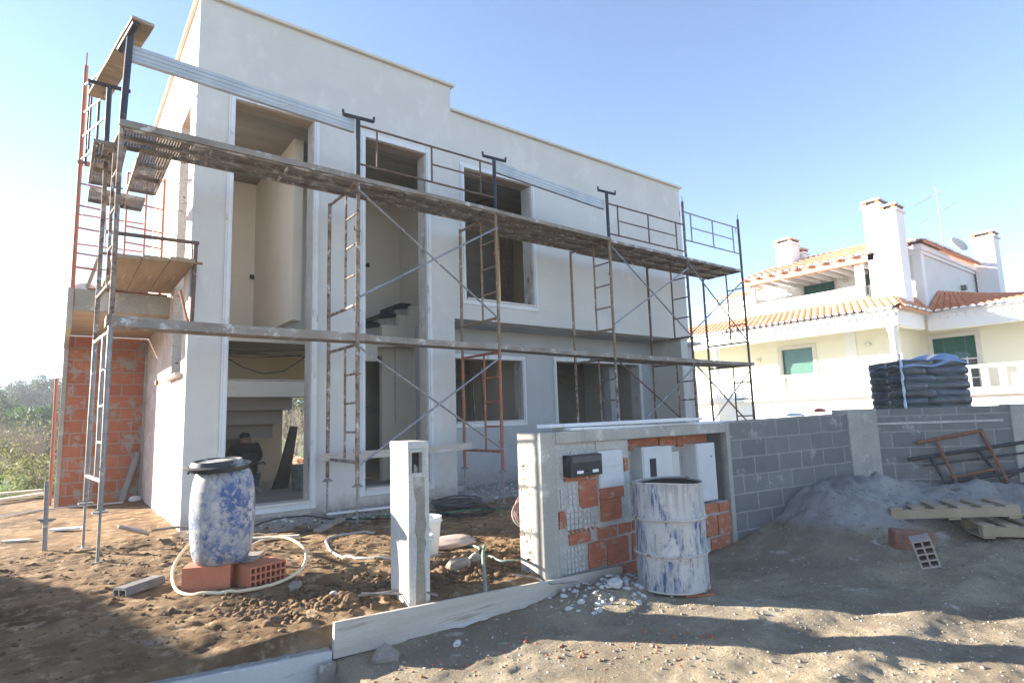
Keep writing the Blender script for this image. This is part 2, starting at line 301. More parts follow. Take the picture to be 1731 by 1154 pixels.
# ------------------------------------------------------------------ noise for terrain
def _h(ix, iy, s):
    n = (ix.astype(np.int64)*374761393 + iy.astype(np.int64)*668265263 + s*974711) & 0x7fffffff
    n = ((n ^ (n >> 13))*1274126177) & 0x7fffffff
    return ((n ^ (n >> 16)) & 0xffff)/65535.
def vn(x, y, s=0):
    ix, iy = np.floor(x), np.floor(y); fx, fy = x-ix, y-iy; fx = fx*fx*(3-2*fx); fy = fy*fy*(3-2*fy)
    return (_h(ix,iy,s)*(1-fx)+_h(ix+1,iy,s)*fx)*(1-fy) + (_h(ix,iy+1,s)*(1-fx)+_h(ix+1,iy+1,s)*fx)*fy
def fbm(x, y, f=1., o=5, s=0, g=.55):
    a, t, r = 1., 0., 0.
    for i in range(o):
        c, sn = math.cos(i*1.1), math.sin(i*1.1); r = r + a*(vn((x*c-y*sn)*f+13*i, (x*sn+y*c)*f+7*i, s+i)-.5); t += a; a *= g; f *= 2.03
    return r/t
def ss(a, b, x): t = np.clip((x-a)/(b-a), 0, 1); return t*t*(3-2*t)
W2A, W2B, W3B = (7.08, 4.52), (9.62, 4.02), (12.0, 1.55)       # boundary wall polyline (front face)
def boundary_y(x):
    y = np.where(x < 4.9, 4.56, 4.66)
    y = np.where(x > 7.08, 4.62 + (x-7.08)*(4.02-4.52)/(9.62-7.08), y)
    y = np.where(x > 9.62, 4.12 + (x-9.62)*(1.55-4.02)/(12.0-9.62), y)
    return y
def height(x, y):
    x = np.asarray(x, float); y = np.asarray(y, float)
    yard = .035*fbm(x, y, 1.1, 6, 3) + .02
    rough = np.exp(-((x-2.6)/1.6)**2 - ((y-5.35)/.55)**2)
    b1 = 1-2*np.abs(fbm(x, y, 3.2, 5, 21))*1.6
    yard = yard + rough*(.10*(b1-.55) + .03)
    yard = yard + .03*fbm(x, y, 6, 4, 9)*ss(11, 5, y) + .05*fbm(x, y, 2.4, 4, 14)
    yard = yard + (.035*(np.abs(fbm(x, y, 4.5, 5, 71))*-2.4+.3) + .022*fbm(x, y, 13, 3, 73))*ss(12, 9, y)
    yard = yard - .10*np.exp(-((x-2.1)/.9)**2-((y-5.6)/.35)**2)
    yard = yard + .06*ss(9.6, 10.3, y)*ss(1.2, 1.9, x)*(.6+1.5*fbm(x, y, 3, 4, 33)) * (x < 16)
    st = -.175 + .33*ss(6.5, 11, x) + .03*fbm(x, y, 1.3, 6, 41) + .018*fbm(x, y, 7, 4, 44)
    st = st - .028*np.exp(-((y-2.3-.02*x)/.16)**2)*(.7+fbm(x, y, 1.5, 3, 81)) - .028*np.exp(-((y-1.5-.03*x)/.15)**2)*(.7+fbm(x, y, 1.7, 3, 82)) + .03*np.exp(-((y-1.9-.02*x)/.15)**2)
    st = st + .02*fbm(x, y, .8, 4, 83) + .03*(np.abs(fbm(x, y, 5, 4, 84))*-2+.25)*(fbm(x, y, .7, 3, 85) > 0)
    st = st + .12*np.exp(-((x-4.35)/.65)**2 - ((y-4.3)/.35)**2)*(.8+1.2*fbm(x, y, 6, 4, 51))
    # heap of sand against the corner of the block walls
    wx, wy = 9.5, 3.75
    d = np.sqrt(((x-wx)/1.55)**2 + ((y-wy)/1.0)**2)
    mound = .50*np.clip(1-np.sqrt(((x-9.4)/1.9)**2 + ((y-3.7)/1.3)**2), 0, 1)**.75 + .40*np.clip(1-np.sqrt(((x-8.35)/1.7)**2+((y-3.95)/1.15)**2), 0, 1)**.85
    mound = mound + .36*np.clip(1-np.sqrt(((x-10.7)/1.5)**2+((y-2.5)/1.0)**2), 0, 1)**.8
    st = st + mound*(.82+.7*fbm(x, y, 2.6, 6, 61)) + .03*(np.abs(fbm(x, y, 3.5, 4, 66))*-2+.2)*ss(.02,.2,mound)
    edge = ss(-.03, .03, y-boundary_y(x))
    leftk = ss(1.72, 1.66, x)                                    # left of the step the footing board sits lower
    st = st - .12*leftk*(y < 4.6)
    z = st*(1-edge) + yard*edge
    far = ss(17, 24, np.abs(y)) ; z = z*(1-far) - .05*far
    z = z*(1-ss(17, 26, np.abs(x))) - .05*ss(17, 26, np.abs(x))
    return z
def h1(x, y): return float(height(np.array([x]), np.array([y]))[0])
def axis(a, b, f0, f1, fine, grow=1.12):
    m = list(np.arange(f0, f1+1e-6, fine)); s = fine; v = f1
    while v < b: s = min(s*grow, 60); v += s; m.append(v)
    s = fine; v = f0; lo = []
    while v > a: s = min(s*grow, 60); v -= s; lo.append(v)
    return np.array(lo[::-1]+m)
def grid_mesh(name, xs, ys, fn, mat):
    X, Y = np.meshgrid(xs, ys); Z = fn(X, Y); n, m = X.shape
    co = np.stack([X, Y, Z], -1).reshape(-1, 3).astype(np.float32)
    i = np.arange(n*m).reshape(n, m); q = np.stack([i[:-1,:-1], i[:-1,1:], i[1:,1:], i[1:,:-1]], -1).reshape(-1, 4)
    me = bpy.data.meshes.new(name); me.vertices.add(len(co)); me.vertices.foreach_set('co', co.ravel())
    me.loops.add(q.size); me.loops.foreach_set('vertex_index', q.ravel().astype(np.int32)); me.polygons.add(len(q))
    me.polygons.foreach_set('loop_start', np.arange(0, q.size, 4, dtype=np.int32)); me.update(calc_edges=True); me.shade_smooth()
    me.materials.append(mat); o = bpy.data.objects.new(name, me); COL.objects.link(o); return o

# ------------------------------------------------------------------ ground
gm, n, b = newmat('bare_earth')
v = _coord(n)
sp = n.nodes.new('ShaderNodeSeparateXYZ'); n.links.new(v, sp.inputs[0])
def mr(src, a, bb):
    x = n.nodes.new('ShaderNodeMapRange'); x.inputs[1].default_value = a; x.inputs[2].default_value = bb; x.clamp = True; n.links.new(src, x.inputs[0]); return x.outputs[0]
def add_noise(src, sc_, amt):
    a = n.nodes.new('ShaderNodeMath'); a.operation = 'MULTIPLY_ADD'; a.inputs[1].default_value = amt; n.links.new(_noise(n, v, sc_, 5), a.inputs[0]); n.links.new(src, a.inputs[2]); return a.outputs[0]
earth = _mix(n, _ramp(n, _noise(n, v, 1.3, 8, .65), .38, .62), (.12, .072, .038), (.31, .20, .108))
earth = _mix(n, _ramp(n, _noise(n, v, 5, 8, .7), .52, .66), earth, (.46, .34, .21))
earth = _mix(n, _ramp(n, _noise(n, _coord(n, (1,1,1), 5), .9, 8, .65), .66, .74), earth, (.36, .30, .235))
street = _mix(n, _ramp(n, _noise(n, v, 1.6, 8, .65), .36, .64), (.24, .195, .14), (.43, .36, .255))
street = _mix(n, _ramp(n, _noise(n, v, 24, 6, .75), .58, .64), street, (.42, .40, .38))
street = _mix(n, _ramp(n, _noise(n, _coord(n, (1,1,1), 8), 1.1, 8, .65), .50, .64), street, (.50, .405, .27))
street = _mix(n, _ramp(n, _noise(n, _coord(n, (1,1.6,1), 11), .75, 7, .62), .52, .60, (0,0,0,1), (.8,.8,.8,1)), street, (.28, .225, .16))
street = _mix(n, _ramp(n, _noise(n, _coord(n, (1,1,1), 13), 2.6, 8, .7), .60, .66, (0,0,0,1), (.8,.8,.8,1)), street, (.56, .50, .42))
street = _mix(n, _ramp(n, _noise(n, v, 70, 4, .8), .52, .62, (0,0,0,1), (.6,.6,.6,1)), street, (.15, .125, .095))
sand = _mix(n, _ramp(n, _noise(n, v, 3, 7, .65), .4, .6), (.31, .285, .26), (.40, .37, .34))
yy = add_noise(sp.outputs[1], 2.2, .5)
col = _mix(n, mr(yy, 4.85, 4.65), earth, street)
hs = n.nodes.new('ShaderNodeMath'); hs.operation = 'MULTIPLY'; n.links.new(mr(add_noise(sp.outputs[2], 3, .12), .10, .22), hs.inputs[0]); n.links.new(mr(sp.outputs[0], 6.8, 7.4), hs.inputs[1])
hs2 = n.nodes.new('ShaderNodeMath'); hs2.operation = 'MULTIPLY'; n.links.new(hs.outputs[0], hs2.inputs[0]); n.links.new(mr(sp.outputs[1], 5.2, 4.8), hs2.inputs[1])
col = _mix(n, hs2.outputs[0], col, sand)
# cement dust and rubble along the foot of the house
dd = n.nodes.new('ShaderNodeMath'); dd.operation = 'MULTIPLY'; n.links.new(mr(add_noise(sp.outputs[1], 1.5, 1.3), 9.6, 10.1), dd.inputs[0]); n.links.new(mr(add_noise(sp.outputs[0], 1.5, .8), 1.9, 2.3), dd.inputs[1])
col = _mix(n, dd.outputs[0], col, (.36, .34, .31))
n.links.new(col, b.inputs['Base Color']); b.inputs['Roughness'].default_value = .97; b.inputs['Specular IOR Level'].default_value = .15
_bump(n, b, _noise(n, v, 22, 10, .8), .9, .045)
ground = grid_mesh('ground', axis(-420, 420, -1.6, 10.2, .034), axis(-300, 420, .6, 11.0, .034), height, gm)
tag(ground, kind='structure')

def pebbles(name, pts, sizes, mat, label, seed=0, flat=.6):
    """angular bits scattered on the ground, one uncountable mass"""
    rg = np.random.default_rng(seed); n = len(pts)
    g = (1+5**.5)/2
    base = np.array([(-1,g,0),(1,g,0),(-1,-g,0),(1,-g,0),(0,-1,g),(0,1,g),(0,-1,-g),(0,1,-g),(g,0,-1),(g,0,1),(-g,0,-1),(-g,0,1)], float)/1.9
    fc = np.array([(0,11,5),(0,5,1),(0,1,7),(0,7,10),(0,10,11),(1,5,9),(5,11,4),(11,10,2),(10,7,6),(7,1,8),(3,9,4),(3,4,2),(3,2,6),(3,6,8),(3,8,9),(4,9,5),(2,4,11),(6,2,10),(8,6,7),(9,8,1)])
    V = base[None]*sizes[:,None,None]*rg.uniform(.7,1.2,(n,12,1))*rg.uniform(.6,1.3,(n,1,3)); V[:,:,2] *= flat
    V += rg.normal(0,.10,(n,12,3))*sizes[:,None,None]
    a = rg.uniform(0,6.28,n); c, s = np.cos(a)[:,None], np.sin(a)[:,None]
    X = V[:,:,0]*c-V[:,:,1]*s; Y = V[:,:,0]*s+V[:,:,1]*c
    V = np.stack([X,Y,V[:,:,2]],-1)+pts[:,None,:]
    F = (fc[None]+np.arange(n)[:,None,None]*12).reshape(-1,3)
    me = bpy.data.meshes.new(name); me.vertices.add(n*12); me.vertices.foreach_set('co', V.astype(np.float32).ravel())
    me.loops.add(F.size); me.loops.foreach_set('vertex_index', F.ravel().astype(np.int32)); me.polygons.add(len(F)); me.polygons.foreach_set('loop_start', np.arange(0,F.size,3,dtype=np.int32)); me.update(calc_edges=True)
    me.materials.append(mat); o = bpy.data.objects.new(name, me); COL.objects.link(o); tag(o, label, None, None, 'stuff'); return o
def scat(n, x0, x1, y0, y1, s0, s1, seed, dens=None, p=2.2):
    rg = np.random.default_rng(seed); x = rg.uniform(x0,x1,n); y = rg.uniform(y0,y1,n)
    if dens is not None: k = rg.uniform(0,1,n) < dens(x,y); x, y = x[k], y[k]
    s = s0+(s1-s0)*rg.uniform(0,1,len(x))**(p*2)
    return np.stack([x,y,height(x,y)+s*.12],-1), s
limebits = M('lime_chips', (.50,.48,.45), (.60,.585,.56), 9, .95, .3, 40, fine=.2)
dirtbits = M('earth_clods', (.13,.078,.042), (.27,.175,.10), 3, .98, .9, 60, fine=.4, dist=.02)
greybits = M('grey_grit', (.22,.19,.15), (.36,.32,.26), 6, .95, .4, 40, fine=.3)
redbits = M('brick_chips', (.42,.13,.065), (.50,.20,.11), 6, .95, .3, 40, fine=.2)
P_, S_ = scat(9000, -1.2, 9, .9, 4.4, .003, .019, 1); pebbles('grit', P_, S_, greybits, 'grey grit strewn over the street side', 1)
P_, S_ = scat(1800, 0, 9, .9, 4.4, .002, .012, 2); pebbles('lime_chips', P_, S_, limebits, 'white lime chips strewn over the street side', 2)
P_, S_ = scat(2600, 3.4, 5.4, 3.4, 4.42, .004, .045, 3, lambda x,y: np.exp(-((x-4.45)/.55)**2-((y-4.2)/.3)**2)); pebbles('rubble', P_, S_, limebits, 'pale rubble spilled between formwork board and steel drum', 3)
P_, S_ = scat(1500, 1.2, 4.2, 1.6, 4.0, .003, .022, 4, lambda x,y: fbm(x,y,1.3,3,91)>.12); pebbles('brick_chips', P_, S_, redbits, 'red brick chips scattered in the foreground dirt', 4)
P_, S_ = scat(15000, -1.4, 5.5, 4.7, 9.8, .004, .034, 5, lambda x,y: .25+.75*np.exp(-((x-2.7)/1.3)**2-((y-5.4)/.6)**2)); pebbles('earth_clods', P_, S_, dirtbits, 'brown earth clods across the trampled yard', 5, .75)
P_, S_ = scat(12000, 1.2, 4.6, 4.75, 6.1, .005, .05, 6, lambda x,y: np.exp(-((x-2.7)/1.3)**2-((y-5.35)/.45)**2), 3.); pebbles('dug_earth', P_, S_, dirtbits, 'big lumps of freshly dug earth behind the formwork', 6, .7)
P_, S_ = scat(1500, 1.6, 9, 8.9, 11.2, .01, .05, 7, lambda x,y: .3+.7*(y>9.6)); pebbles('building_debris', P_, S_, limebits, 'mortar debris along the foot of the facade', 7)
P_, S_ = scat(700, 7.1, 11.0, 1.2, 4.4, .006, .03, 8); pebbles('sand_lumps', P_, S_, greybits, 'small lumps on the sand heap', 8)

# fields and hills beyond the site
grassm = M('meadow_grass', (.07,.12,.03), (.12,.16,.05), .35, .95, .5, 6, [((.25,.23,.12), .25, .55, .7)], fine=.3, dist=.1)
def meadow(x, y): return .04+.06*fbm(x, y, .3, 4, 5)
tag(grid_mesh('grass_field', np.linspace(-60,60,120), np.linspace(18.0,110,110), meadow, grassm), kind='structure')
hillm = M('wooded_slope', (.03,.05,.025), (.05,.075,.035), .1, .97, .5, 3, fine=.3, dist=.3)
def hillf(x, y): return -1+ 5.0*ss(88, 140, y+.15*x)*(1+.25*fbm(x, y, .02, 4, 3)) + 4*ss(140, 320, y)
tag(grid_mesh('hill', np.linspace(-240,240,90), np.linspace(80,420,60), hillf, hillm), kind='structure')

# ================================================================== UNFINISHED HOUSE
H = empty('unfinished_house', 'two storey flat roofed house under construction in raw grey render behind the scaffolding', 'house', (1.55,10.21,0))
def hb(mb, name, mat, **k):
    mb.v = [(x-1.55, y-10.21, z) for x,y,z in mb.v]; return mb.build(name, mat, H, **k)
FX0, FX1 = 1.55, 6.42
W1 = (2.13,3.47,.24,7.06); W2 = (4.46,5.78,.34,7.03)
W3 = (6.74,8.62,4.06,6.98); W4 = (7.08,9.03,1.46,2.93); W5 = (10.16,13.38,.12,2.96)
hb(wall(MB(),1,FX0,FX1,-.3,8.72,10.21,10.55,[W1,W2]), 'front_wall', plaster)
hb(wall(MB(),1,FX1,14.42,3.63,8.18,10.24,10.6,[W3]), 'upper_front_wall', plaster)
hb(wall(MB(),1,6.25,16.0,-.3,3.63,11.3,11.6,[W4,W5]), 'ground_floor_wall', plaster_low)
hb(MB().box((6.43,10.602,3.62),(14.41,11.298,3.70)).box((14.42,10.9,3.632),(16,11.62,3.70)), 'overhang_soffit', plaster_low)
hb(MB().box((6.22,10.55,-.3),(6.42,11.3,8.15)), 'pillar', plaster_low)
# side wall with tall slot window, unplastered
SW = (10.78,11.78,2.42,7.05)
hb(wall(MB(),0,10.23,15.7,-.3,8.72,1.548,1.9,[SW]), 'side_wall', palebrick)
hb(MB().box((1.545,10.214,-.3),(1.552,10.42,8.7)), 'corner_render', plaster)
hb(MB().box((1.44,10.6,2.36),(1.95,11.85,2.42)), 'window_sill', boardwood)
jm = M('smeared_brick_jamb', (.55,.53,.50), (.62,.60,.57), 3, .95, .8, 18, [((.14,.06,.04), 9, .60,.64,(1,1,2.4)), ((.40,.37,.33), 5, .58,.68)], fine=.3, dist=.03)
hb(MB().box((1.56,11.77,2.44),(1.89,11.80,7.03)), 'slot_window_jamb', jm)
hb(wall(MB(),0,10.3,15.7,-.3,8.15,14.1,14.41,[]), 'end_wall', plaster)
hb(wall(MB(),1,1.9,14.1,-.3,8.15,15.4,15.7,[(4.52,5.6,.45,2.22),(9.6,10.7,4.2,6.6)]), 'rear_wall', innerplaster)
# roofs and copings
hb(MB().box((1.9,10.55,7.6),(6.42,15.4,7.9)).box((6.42,10.6,7.3),(14.1,15.4,7.6)), 'roof_slab', concrete)
def copingmb(x0,x1,y0,y1,z,w_,left=True,right=True):
    m_ = MB().box((x0-.07,y0-.08,z),(x1+.07,y0+w_,z+.055)).box((x0-.07,y1-w_,z),(x1+.07,y1+.07,z+.055))
    if left: m_.box((x0-.07,y0+w_,z),(x0+w_,y1-w_,z+.055))
    if right: m_.box((x1-w_,y0+w_,z),(x1+.07,y1-w_,z+.055))
    return m_
hb(copingmb(1.55,6.42,10.21,15.7,8.722,.42), 'parapet_coping', coping, bevel=.006)
hb(copingmb(6.50,14.42,10.24,15.7,8.182,.42,False), 'parapet_coping', coping, bevel=.006)
hb(wall(MB(),0,10.55,15.7,7.9,8.72,6.12,6.42,[]), 'parapet', plaster)
# floors and ceilings
hb(MB().box((1.9,10.55,-.1),(6.07,15.4,.2)).box((6.07,11.6,-.1),(14.1,15.4,.12)).box((6.07,10.56,-.1),(6.79,11.599,.19)), 'floor_slab', floorconc)
hb(MB().box((1.9,10.56,7.12),(6.40,15.39,7.2)).box((6.42,10.61,7.12),(14.09,15.39,7.2)), 'upper_ceiling', ceilconc)
hb(MB().box((1.9,12.9,3.3),(4.9,15.39,3.5)), 'landing_floor', ceilconc)
hb(MB().box((6.9,10.61,3.72),(14.09,15.39,3.9)), 'upper_floor', ceilconc)
hb(MB().box((1.91,14.0,3.5),(3.42,14.12,7.12)).box((1.9,12.86,3.28),(4.9,12.9,3.52)), 'partition_wall', innerplaster)
hb(MB().box((3.42,11.2,3.51),(3.6,14.12,7.12)).box((3.6,13.4,3.52),(6.8,13.55,7.12)), 'partition_wall', innerplaster)
hb(wall(MB(),1,4.45,6.8,.2,3.3,12.8,12.95,[(5.35,6.02,.2,3.1)]), 'partition_wall', innerplaster)
hb(MB().box((6.8,11.61,.12),(6.9,13.55,3.9)).box((6.8,10.6,3.9),(6.9,13.55,7.11)), 'stairwell_wall', innerplaster); hb(MB().box((5.1,14.0,.2),(6.8,14.1,3.3)), 'partition_wall', ceilconc)
hb(wall(MB(),0,11.6,15.4,.12,3.72,9.5,9.62,[]), 'partition_wall', innerplaster)
hb(wall(MB(),1,6.1,14.1,.12,3.72,14.3,14.4,[(7.7,8.4,1.2,2.3)]), 'partition_wall', ceilconc)
hb(MB().box((7.0,13.2,3.9),(9.8,13.35,7.12)), 'partition_wall', ceilconc)
hb(MB().box((9.86,12.9,3.9),(10.12,13.19,7.12)), 'brick_pier', M('brown_brick_pier',(.24,.15,.11),(.34,.24,.19),6,.95,.5,30,fine=.3,stretch=(1,1,3)))
hb(MB().box((10.2,13.3,3.9),(13.9,13.42,7.12)), 'partition_wall', M('sunlit_tint_inner_wall', (.86,.68,.38),(.88,.72,.44),1,.9,.1,30,fine=.05))  # strong ochre puts into the colour the sunlight this wall never receives
hb(MB().box((1.92,15.36,2.3),(6.0,15.395,3.28)), 'painted_light_band', M('ochre_light_tint',(.78,.62,.36),(.82,.68,.42),1,.9,.1,30,fine=.05))  # bright strip on the rear wall, its lit look painted in as ochre
# stair: landing beam, stepped soffit, stepped stringer
hb(MB().box((1.95,12.66,2.13),(4.34,12.98,2.45)), 'stair_landing', innerplaster)
st_ = MB()
for i,(xr,z0,z1) in enumerate(((4.02,1.87,2.128),(3.9,1.58,1.868),(3.78,1.28,1.578))): st_.box((1.95,13.0+.28*i,z0),(xr,14.3,z1))
hb(st_, 'stair_soffit', M('stair_underside',(.30,.25,.205),(.34,.29,.24),1,.9,.1,30,fine=.15))
hb(MB().box((1.95,14.6,.2),(3.6,14.9,1.27)), 'stair_flight', concrete)
sp_ = [(5.2,3.2),(6.02,3.3),(6.02,3.25),(6.68,3.3),(6.68,4.26),(6.56,4.26),(6.56,4.02),(6.25,4.02),(6.25,3.76),(5.83,3.76),(5.83,3.5),(5.2,3.45)]
sp_ = [(4.9,2.9),(5.72,2.92),(5.72,3.24),(6.06,3.27),(6.79,3.35),(6.79,4.28),(6.56,4.28),(6.56,4.03),(6.25,4.03),(6.25,3.765),(5.83,3.765),(5.83,3.5),(4.9,3.5)]
hb(MB().prism(sp_,1,12.4,12.56), 'stair_stringer', innerplaster)
hb(MB().box((5.0,12.57,3.3),(5.42,13.38,3.5)).box((5.42,12.57,3.3),(5.83,13.38,3.74)).box((5.83,12.57,3.3),(6.25,13.38,4.0)).box((6.25,12.57,3.3),(6.79,13.38,4.24)), 'stair_steps', concrete)
cv = MB()
for i in range(3):
    x0 = 5.40+.41*i; z = 3.78+.26*i
    cv.prism([(x0,z-.12),(x0+.02,z),(x0+.16,z+.05),(x0+.36,z+.05),(x0+.44,z+.03),(x0+.44,z-.05)],1,12.52,13.37)
hb(cv, 'step_cover', blackplastic, smooth=True)
# raised white surrounds, sills, rough jambs
def surround(Wd, yf, bw=.1, sill=True, t=.028):
    a,b_,c,d = Wd; m_ = MB()
    m_.box((a-bw,yf-t,c-bw if sill else c),(a-.002,yf+.0,d+bw)).box((b_+.002,yf-t,c-bw if sill else c),(b_+bw,yf,d+bw)).box((a,yf-t,d+.002),(b_,yf,d+bw))
    m_.box((a-bw+.03,yf-t-.02,c-.02),(a-.03,yf-t,d+.03)).box((b_+.03,yf-t-.02,c-.02),(b_+bw-.03,yf-t,d+.03))
    if sill: m_.box((a,yf-t,c-bw),(b_,yf,c-.002))
    f = hb(m_, 'window_surround', whiteband, bevel=.004)
    hb(MB().box((b_-.012,yf+.03,c),(b_+.0,yf+.31,d)), 'window_jamb', jambmat); hb(MB().box((a,yf+.03,c),(a+.012,yf+.31,d)), 'window_jamb', jambmat)
    hb(MB().box((a+.012,yf+.03,d-.012),(b_-.012,yf+.31,d)), 'window_lintel', warmconc)
    if sill: hb(MB().box((a+.012,yf-.06,c),(b_-.012,yf+.3,c+.035)), 'window_sill', stonetrim, bevel=.004)
surround(W1,10.21); surround(W2,10.21); surround(W3,10.24); surround(W4,11.3); surround(W5,11.3,.1,False)
hb(MB().box((12.85,11.95,.12),(13.1,12.2,3.7)), 'column', plaster_low)
# balcony slab and brick wing wall at the side
hb(MB().box((.12,12.25,3.56),(1.545,15.38,3.90)), 'balcony_slab', warmconc)
hb(MB().box((.14,12.235,3.60),(1.546,12.249,3.92)), 'balcony_slab_edge', concrete)
hb(MB().box((.04,12.2,3.28),(.118,15.4,3.96)).box((.06,12.24,3.90),(1.54,12.5,3.95)), 'balcony_upstand', concrete)
hb(MB().box((.13,15.4,-.3),(1.545,15.65,3.56)), 'brick_wing_wall', redbrick)
hb(MB().box((.05,15.37,-.3),(.128,15.68,3.56)), 'wing_wall_column', concrete)
hb(MB().box((1.50,15.3,-.2),(1.545,15.395,3.5)), 'corner_strip', concrete)
# wall pipe stub, chases
hb(MB().tube([(1.50,13.4,2.45),(1.6,13.4,2.45)],.055,14), 'pipe_stub', orangepipe)
hb(MB().tube([(2.3,12.9,3.05),(2.6,12.8,2.95),(2.95,12.7,2.72),(3.3,12.6,2.6),(3.7,12.6,2.66),(4.1,12.7,2.92),(4.4,12.8,3.2)],.014,6)
   .tube([(2.3,13.2,3.14),(3.2,13.1,3.10),(4.4,13,3.18)],.012,6).tube([(2.3,13.0,3.0),(3.2,13.0,2.96),(4.1,13,3.04),(4.5,13,3.0)],.009,6), 'electric_cable', blackcable)
cb = MB()
for k in range(3): cb.tube([(8.5+(.21+.02*k)*math.cos(t*.35),11.9+(.21+.02*k)*math.sin(t*.35),7.06-.012*k) for t in range(19)],.012,6)
hb(cb, 'cable_coil', blackcable)
hb(MB().beam((2.0,12.72,2.47),(4.2,12.74,2.475),.14,.03), 'landing_batten', boardwood)

# ================================================================== SCAFFOLD along the facade
YO, YI = 8.68, 9.93
XS = [.47, 3.67, 6.42, 9.54, 12.34, 14.86]
SC = empty('facade_scaffold', 'long steel ladder-frame scaffold standing along the grey facade', 'scaffold', (XS[0],YO,0))
def sb(mb, name, mat, parent=None, **k):
    mb.v = [(x-XS[0], y-YO, z) for x,y,z in mb.v]; return mb.build(name, mat, parent or SC, smooth=True, **k)
def wob(p, q, r, n=5, amp=.004):
    p, q = Vector(p), Vector(q); return [p.lerp(q, i/(n-1)) + Vector((random.uniform(-amp,amp),random.uniform(-amp,amp),0))*(0 < i < n-1) for i in range(n)]
pr = .031
posts1 = [greypipe, rustpipe, orangepipe, rustpipe, rustpipe, redrail]
posts2 = [rustpipe, rustpipe, yellowpipe, yellowpipe, redrail, redrail]
def frame(x, z0, z1, mat, low=.35, xi=None):
    m_ = MB(); xi = x if xi is None else xi
    ld = YO+.5; xl = x+(xi-x)*.4
    m_.tube(wob((x,YO,z0),(x,YO,z1),pr),pr,10).tube(wob((xi,YI,z0),(xi,YI,z1-.02),pr),pr,10)
    m_.tube(wob((x,YO,z1-.06),(xi,YI,z1-.06),pr),.026,8).tube(wob((x,YO,z0+low),(xi,YI,z0+low),pr),.026,8)
    m_.tube(wob((xl,ld,z0+low),(xl,ld,z1-.06),pr),.021,8)
    for k in (1,2,3):
        z = z0+low+(z1-.06-z0-low)*k/4; m_.tube([(x,YO,z),(xl,ld,z)],.017,8)
    return m_, ld
for i,x in enumerate(XS):
    xi = .37 if i == 0 else x
    g0 = h1(x,YO); g1 = h1(xi,YI)
    m_,ld = frame(x,.62,2.82,posts1[i],.33,xi); sb(m_,'frame',posts1[i])
    m_,ld = frame(x,2.80,5.46,posts2[i],.6,xi); sb(m_,'frame',posts2[i])
    for (xx,yy_,g) in ((x,YO,g0),(xi,YI,g1)):
        sb(MB().tube([(xx,yy_,g-.02),(xx,yy_,.75)],.017,8).tube([(xx,yy_,.585),(xx,yy_,.60)],.085,12).tube([(xx-.05,yy_,.62),(xx+.05,yy_,.62)],.012,6).box((xx-.06,yy_-.06,g-.01),(xx+.06,yy_+.06,g+.008)),'screw_jack',greypipe)
    # little lock pins on the posts
    m_ = MB()
    for z in (1.1,2.3,3.3,4.6): m_.tube([(x-.06,YO,z),(x+.05,YO,z)],.01,6).tube([(x-.06,YO,z),(x-.06,YO,z+.06)],.008,6)
    sb(m_,'lock_pin',posts1[i])
# black T headed posts and plain posts above the top deck
for i in (1,2,3):
    x = XS[i]; top = 6.50
    sb(MB().tube([(x,YO,5.44),(x,YO,top)],.036,10).tube([(x-.24,YO+.02,top+.01),(x+.26,YO-.02,top+.01)],.03,8).tube([(x-.24,YO+.02,top),(x-.25,YO+.02,top+.09)],.02,6).tube([(x+.26,YO-.02,top),(x+.27,YO-.02,top+.09)],.02,6),'head_post',blackpipe)
sb(MB().tube([(.47,YO,5.44),(.505,YO-.02,6.72)],.042,10).tube([(.42,YO+.24,6.60),(.55,YO-.22,6.78)],.048,10),'head_post',blackpipe)
sb(MB().tube([(.36,YI,5.44),(.36,YI,6.55)],.036,10).tube([(.10,YI,6.56),(.62,YI,6.56)],.03,8),'head_post',blackpipe)
for i in (4,5): sb(MB().tube(wob((XS[i],YO,5.40),(XS[i],YO,6.86),pr),.032,10).tube([(XS[i]-.14,YO,6.45),(XS[i]-.14,YO,6.6)],.01,6).tube([(XS[i],YO,6.86),(XS[i],YO,7.0)],.01,6),'rail_post',rustpipe if i == 4 else redrail)
def brace(x0,z0,x1,z1,mat=bluebrace):
    sb(MB().tube([(x0,YO-.04,z0),(x1,YO-.04,z1)],.0175,8).tube([(x0,YO-.06,z0),(x0,YO,z0)],.012,6).tube([(x1,YO-.06,z1),(x1,YO,z1)],.012,6),'cross_brace',mat)
for a,b2 in ((1,2),(3,4),(4,5)):
    x0,x1 = XS[a],XS[b2]
    brace(x0,2.72,x1,.98,greypipe if a == 1 else redrail); 
    brace(x0,.90,x1,2.66,bluebrace)
    brace(x0,5.26,x1,3.36,greypipe if a==1 else bluebrace); brace(x0,3.50,x1,5.12,bluebrace)
def rail_frame(x0,x1,z0,z1,mat,full):
    m_ = MB(); y = YO; L = x1-x0
    m_.tube(wob((x0,y,z1),(x1,y,z1),pr,5,.008),.019,8).tube(wob((x0,y,z0),(x1,y,z0),pr,5,.008),.019,8)
    fr = (.12,.50,.88)
    for f in fr: m_.tube([(x0+L*f,y,z0),(x0+L*f,y,z1)],.017,8)
    zm = (z0+z1)/2; m_.tube([(x0+L*(fr[0] if full else fr[1]),y,zm),(x0+L*fr[2],y,zm)],.016,8)
    sb(m_,'guard_rail',mat)
rail_frame(XS[1],XS[2],5.72,6.38,redrail,False); rail_frame(XS[3],XS[4],5.55,6.25,redrail,True); rail_frame(XS[4],XS[5],5.86,6.60,bluebrace,True)
